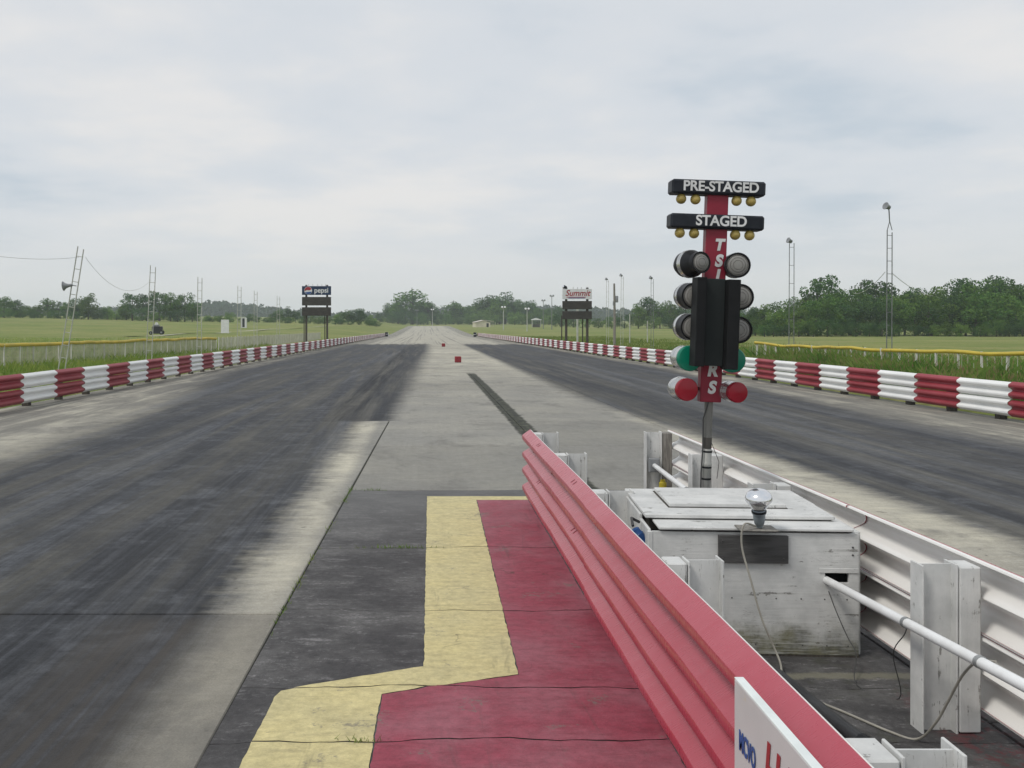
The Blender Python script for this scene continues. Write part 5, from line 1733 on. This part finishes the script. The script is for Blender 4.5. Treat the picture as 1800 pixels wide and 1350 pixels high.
# hedgerow trees between the scoreboard and the wood
gh = 'hedgerow trees behind the masts'
for px, ty, d, k, w_ in ((1138, 520, 385, 'broad', 1.15), (1122, 532, 380, 'broad', 1.0), (1160, 528, 380, 'broad', 1.0), (1178, 526, 390, 'broad', 1.0), (1205, 522, 380, 'broad', 1.1), (1235, 527, 375, 'broad', 1.2),
                        (1265, 530, 370, 'broad', 1.2), (1288, 536, 340, 'broad', 1.2), (1098, 547, 380, 'bush', 1.2), (1075, 553, 385, 'bush', 1.2), (1052, 556, 395, 'bush', 1.2), (1030, 553, 400, 'bush', 1.2), (1150, 552, 370, 'bush', 1.3), (1180, 553, 365, 'bush', 1.3),
                        (1215, 553, 350, 'bush', 1.3), (1250, 556, 340, 'bush', 1.3), (1008, 548, 420, 'bush', 1.2), (985, 546, 440, 'bush', 1.2)):
    lab = None
    if px == 1138:
        lab = 'largest rounded hedgerow tree behind the lamp topped mast'
    plant(px, ty, d, k, lab, gh, w_, 'hedge')

# trees at the end of the strip
ge = 'trees at the end of the strip'
for px, ty, d, k, w_, lab in ((724, 503, 600, 'tall', 1.9, 'tallest tree at the end of the strip'), (700, 527, 600, 'broad', 0.9, None), (686, 531, 610, 'broad', 0.9, None), (672, 545, 600, 'bush', 1.0, None), (735, 530, 590, 'broad', 0.9, None),
                             (712, 540, 585, 'bush', 1.0, None), (752, 526, 600, 'tall', 1.5, None), (759, 529, 605, 'tall', 1.3, None), (770, 546, 560, 'bush', 0.9, None), (745, 545, 575, 'bush', 1.0, None), (690, 550, 570, 'bush', 1.1, None),
                             (797, 526, 620, 'tall', 1.8, None), (805, 530, 620, 'tall', 1.5, None), (790, 545, 630, 'bush', 1.0, None), (820, 540, 640, 'broad', 1.0, None), (828, 533, 640, 'broad', 1.0, None), (842, 527, 630, 'broad', 1.0, None), (856, 515, 620, 'tall', 1.7, None), (868, 518, 625, 'tall', 1.5, None),
                             (878, 516, 615, 'tall', 1.5, None), (888, 512, 620, 'tall', 1.6, None), (873, 530, 600, 'broad', 1.1, None), (850, 540, 600, 'bush', 1.1, None), (900, 528, 620, 'broad', 1.0, None), (912, 525, 620, 'broad', 1.1, None), (928, 528, 610, 'broad', 1.0, None), (935, 527, 620, 'tall', 1.2, None),
                             (948, 540, 600, 'broad', 1.1, None), (965, 541, 600, 'broad', 1.1, None), (982, 538, 590, 'broad', 1.1, None), (905, 545, 560, 'bush', 1.2, None), (925, 548, 560, 'bush', 1.2, None), (945, 550, 560, 'bush', 1.2, None), (965, 550, 550, 'bush', 1.2, None),
                             (830, 548, 600, 'bush', 1.1, None), (812, 550, 620, 'bush', 1.1, None)):
    plant(px, ty, d, k, lab, ge, w_ * 1.15, 'end')

# trees over the rising field
gf = 'trees along the rise of the mown field'
for px, ty, d, k, w_ in ((-18, 516, 380, 'broad', 1.2), (6, 520, 380, 'broad', 1.2), (28, 526, 390, 'broad', 1.1), (40, 533, 385, 'bush', 1.1), (8, 538, 365, 'bush', 1.3), (58, 537, 400, 'broad', 0.9), (66, 534, 390, 'broad', 0.9), (84, 521, 395, 'tall', 1.6),
                         (103, 529, 395, 'open', 1.0), (116, 530, 390, 'broad', 0.8), (134, 520, 380, 'broad', 0.9), (155, 513, 375, 'broad', 0.9), (172, 541, 380, 'bush', 1.0), (188, 537, 380, 'broad', 0.9), (205, 541, 375, 'bush', 1.1), (222, 528, 370, 'broad', 1.0), (233, 513, 365, 'open', 1.0),
                         (258, 514, 368, 'open', 1.0), (280, 509, 366, 'open', 1.05), (300, 510, 365, 'broad', 0.95), (325, 512, 365, 'open', 0.95), (338, 524, 368, 'broad', 0.9), (250, 536, 360, 'bush', 1.1), (270, 545, 360, 'bush', 1.1), (312, 540, 360, 'bush', 1.1), (95, 543, 375, 'bush', 1.2), (60, 545, 370, 'bush', 1.2),
                         (130, 545, 370, 'bush', 1.2), (382, 553, 385, 'bush', 0.9), (365, 552, 390, 'bush', 0.9), (490, 541, 420, 'broad', 0.9), (507, 538, 420, 'tall', 1.3), (520, 546, 420, 'broad', 0.9), (478, 548, 420, 'bush', 1.0), (535, 550, 420, 'bush', 1.1), (555, 548, 420, 'bush', 1.1), (575, 552, 420, 'bush', 1.1),
                         (594, 549, 400, 'broad', 1.1), (612, 542, 390, 'broad', 1.2), (630, 541, 390, 'broad', 1.3), (648, 551, 395, 'bush', 1.1), (442, 549, 430, 'bush', 1.0), (655, 556, 400, 'bush', 1.0), (404, 546, 400, 'bush', 1.0)):
    lab = None
    if px == 155:
        lab = 'tall rounded tree rising past the horn loudspeaker mast'
    plant(px, ty, d, k, lab, gf, w_ * 1.22, 'field')

# low growth that closes the gaps along the rise and at the end of the strip
for i in range(46):
    px = -20 + i * 15.2 + random.uniform(-5, 5)
    base_y = float(np.interp(px, [0, 350, 600, 680], [557.5, 564, 570, 572]))
    d = random.uniform(372, 398)
    plant(px, base_y - random.uniform(9, 17) * (1.0 if px < 345 else 0.75), d, 'bush', None, gf, random.uniform(1.3, 1.9), 'field')
for i in range(24):
    px = 668 + i * 14.0 + random.uniform(-4, 4)
    if 742 < px < 752:
        continue
    plant(px, random.uniform(549, 556), random.uniform(575, 640), 'bush', None, ge, random.uniform(1.3, 1.9), 'end')

# far wood: one blue mass on the horizon
cents, rads, ns = [], [], []
for px in np.arange(-60, 1320, 3.0):
    d = 1150 + 120 * rng.random()
    prof = np.interp(px, [-60, 150, 340, 380, 430, 470, 520, 600, 700, 780, 860, 960, 1040, 1110, 1200, 1320], [546, 545, 536, 532, 535, 542, 547, 551, 552, 543, 540, 541, 543, 547, 545, 548])
    x = (px - VPX) / FPX * d
    ztop = CAM_H - (prof - HZY) / FPX * d
    z = ztop - 3
    while z > -6:
        cents.append(np.array([x + rng.normal() * 2, d + rng.normal() * 10, z + rng.normal() * 1.2]))
        rads.append(5.5)
        ns.append(26)
        z -= 5.0
V, F = leaf_quads(np.array(cents), rads, ns, 2.2)
fw = put('distant_woods', quads_mesh('distant_woods', V, F, MAT['leaf_far']))
fw['kind'] = 'stuff'
fw['label'] = 'blue hazy woods far beyond the fields'
fw['category'] = 'woods'


# ================================================================ GRASS
def blades(n, sampler, h0, h1, w, name, mat, label, seed_frac=0.0, lean=0.35):
    V = np.zeros((n, 4, 3))
    heads = []
    for i in range(n):
        x, y, hs = sampler()
        z = ground_z(x, y) - 0.02
        h = (h0 + (h1 - h0) * rng.random()) * hs
        a = rng.random() * 6.283
        lx, ly = rng.normal() * lean * h, rng.normal() * lean * h
        cx_, cy_ = math.cos(a) * w, math.sin(a) * w
        V[i] = [(x - cx_, y - cy_, z), (x + cx_, y + cy_, z), (x + lx * 0.4 + cx_ * 0.7, y + ly * 0.4 + cy_ * 0.7, z + h * 0.6), (x + lx, y + ly, z + h)]
        if seed_frac and rng.random() < seed_frac:
            heads.append((x + lx * 0.8, y + ly * 0.8, z + h * 0.95, h))
    F = np.arange(4 * n).reshape(-1, 4).tolist()
    verts = V.reshape(-1, 3).tolist()
    mi = [0] * n
    for hx, hy, hz_, h in heads:
        o_ = len(verts)
        q = w * 1.1
        verts += [[hx - q, hy, hz_], [hx, hy - q, hz_ + 0.03], [hx + q, hy, hz_ + 0.06], [hx, hy + q * .5, hz_ + 0.13]]
        F.append([o_, o_ + 1, o_ + 2, o_ + 3])
        mi.append(1)
    me = bpy.data.meshes.new(name)
    me.from_pydata(verts, [], F)
    me.polygons.foreach_set('material_index', mi)
    me.materials.append(mat)
    me.materials.append(MAT['seed'])
    me.update()
    o_ = put(name, me)
    o_['kind'] = 'stuff'
    o_['label'] = label
    o_['category'] = 'grass'
    return o_


def s_right():
    y = 11 + 66 * rng.random() ** 1.5
    x = 11.5 + 3.6 * rng.random()
    k = 0.6 + 0.5 * math.sin(x * 1.7 + y * 0.6) * math.sin(y * 0.9 + 1.0) * 0.5 + 0.35 * rng.random()
    k *= 1.0 if y < 40 else max(0.35, 1.0 - (y - 40) / 40)
    k *= 0.75 + 0.45 * (x - 11.5) / 3.6
    return x, y, k


blades(95000, s_right, 0.44, 0.90, 0.010, 'tall_grass', MAT['grass_tall'], 'tall seeding grass between the rail and the yellow topped fence', 0.09)


def s_right2():
    y = 18 + 50 * rng.random()
    x = 16.3 + 9 * rng.random() ** 1.6
    return x, y, 0.7 + 0.6 * rng.random() * (1.0 if y < 30 else 0.6)


blades(16000, s_right2, 0.25, 0.75, 0.013, 'tall_grass', MAT['grass_tall'], 'rough grass in the field behind the yellow topped fence', 0.1)


def s_left():
    y = 17 + 80 * rng.random() ** 1.3
    x = -9.2 - 9.5 * rng.random()
    k = 1.0
    if x < -15.0:
        k = 1.5
    return x, y, k * (0.5 + 0.6 * rng.random())


blades(30000, s_left, 0.12, 0.34, 0.012, 'verge_grass', MAT['grass_short'], 'short green verge grass below the lath fence and ladder masts')


def s_lfield():
    y = 34 + 110 * rng.random() ** 1.2
    x = -19 - 60 * rng.random()
    return x, y, 0.6 + 0.5 * rng.random()


blades(30000, s_lfield, 0.10, 0.32, 0.03, 'field_grass', MAT['grass_short'], 'mown green grass of the rising field behind the lath fence')


def s_rv():
    y = 45 + 150 * rng.random()
    x = 11.4 + 22 * rng.random() ** 1.5
    return x, y, 0.6 + 0.6 * rng.random()


blades(26000, s_rv, 0.12, 0.36, 0.03, 'field_grass', MAT['grass_short'], 'green grass of the flat field behind the white scoreboard')


def s_crack():
    r_ = rng.random()
    if r_ < 0.5:
        y = rng.choice([5.9, 6.6, 7.4, 8.6, 9.8, 10.4]) + rng.normal() * 0.14
        x = xedge(y) + rng.normal() * 0.012
    elif r_ < 0.8:
        y = 7.7 + rng.normal() * 0.01
        x = -0.22 + rng.normal() * 0.16
    elif r_ < 0.92:
        y = 10.45 + rng.normal() * 0.015
        x = -0.62 + rng.normal() * 0.10
    else:
        y = 4.09 + rng.normal() * 0.01
        x = -0.26 + rng.normal() * 0.05
    return x, y, 1.0


n_ = 420
V = []
F = []
for i in range(n_):
    x, y, _ = s_crack()
    z = gz(y) - 0.01
    h = 0.012 + 0.035 * rng.random()
    a = rng.random() * 6.28
    w_ = 0.004
    V += [(x - w_ * math.cos(a), y - w_ * math.sin(a), z), (x + w_ * math.cos(a), y + w_ * math.sin(a), z), (x + rng.normal() * 0.02, y + rng.normal() * 0.02, z + h)]
    F.append((3 * i, 3 * i + 1, 3 * i + 2))
me = bpy.data.meshes.new('weeds')
me.from_pydata([tuple(map(float, v)) for v in V], [], F)
me.materials.append(MAT['grass_short'])
wd = put('weeds', me)
wd['kind'] = 'stuff'
wd['label'] = 'tiny green weeds sprouting in the slab joints'
wd['category'] = 'weeds'

# ================================================================ HAZE
hz_b = MB().box(-1650, 1650, -60, 1850, -8.0, 32.0).build('haze', simple('haze_tmp', (1, 1, 1)))
hm_ = bpy.data.materials.new('summer_haze')
hm_.use_nodes = True
ht = hm_.node_tree
ht.nodes.clear()
pv = ht.nodes.new('ShaderNodeVolumePrincipled')
pv.inputs['Color'].default_value = (0.86, 0.94, 1.0, 1)
pv.inputs['Density'].default_value = 0.00030
pv.inputs['Anisotropy'].default_value = 0.2
ho = ht.nodes.new('ShaderNodeOutputMaterial')
ht.links.new(pv.outputs[0], ho.inputs['Volume'])
hz_b.data.materials.clear()
hz_b.data.materials.append(hm_)
hz_b['kind'] = 'stuff'
hz_b['label'] = 'thin pale summer haze over the whole strip'
hz_b['category'] = 'haze'
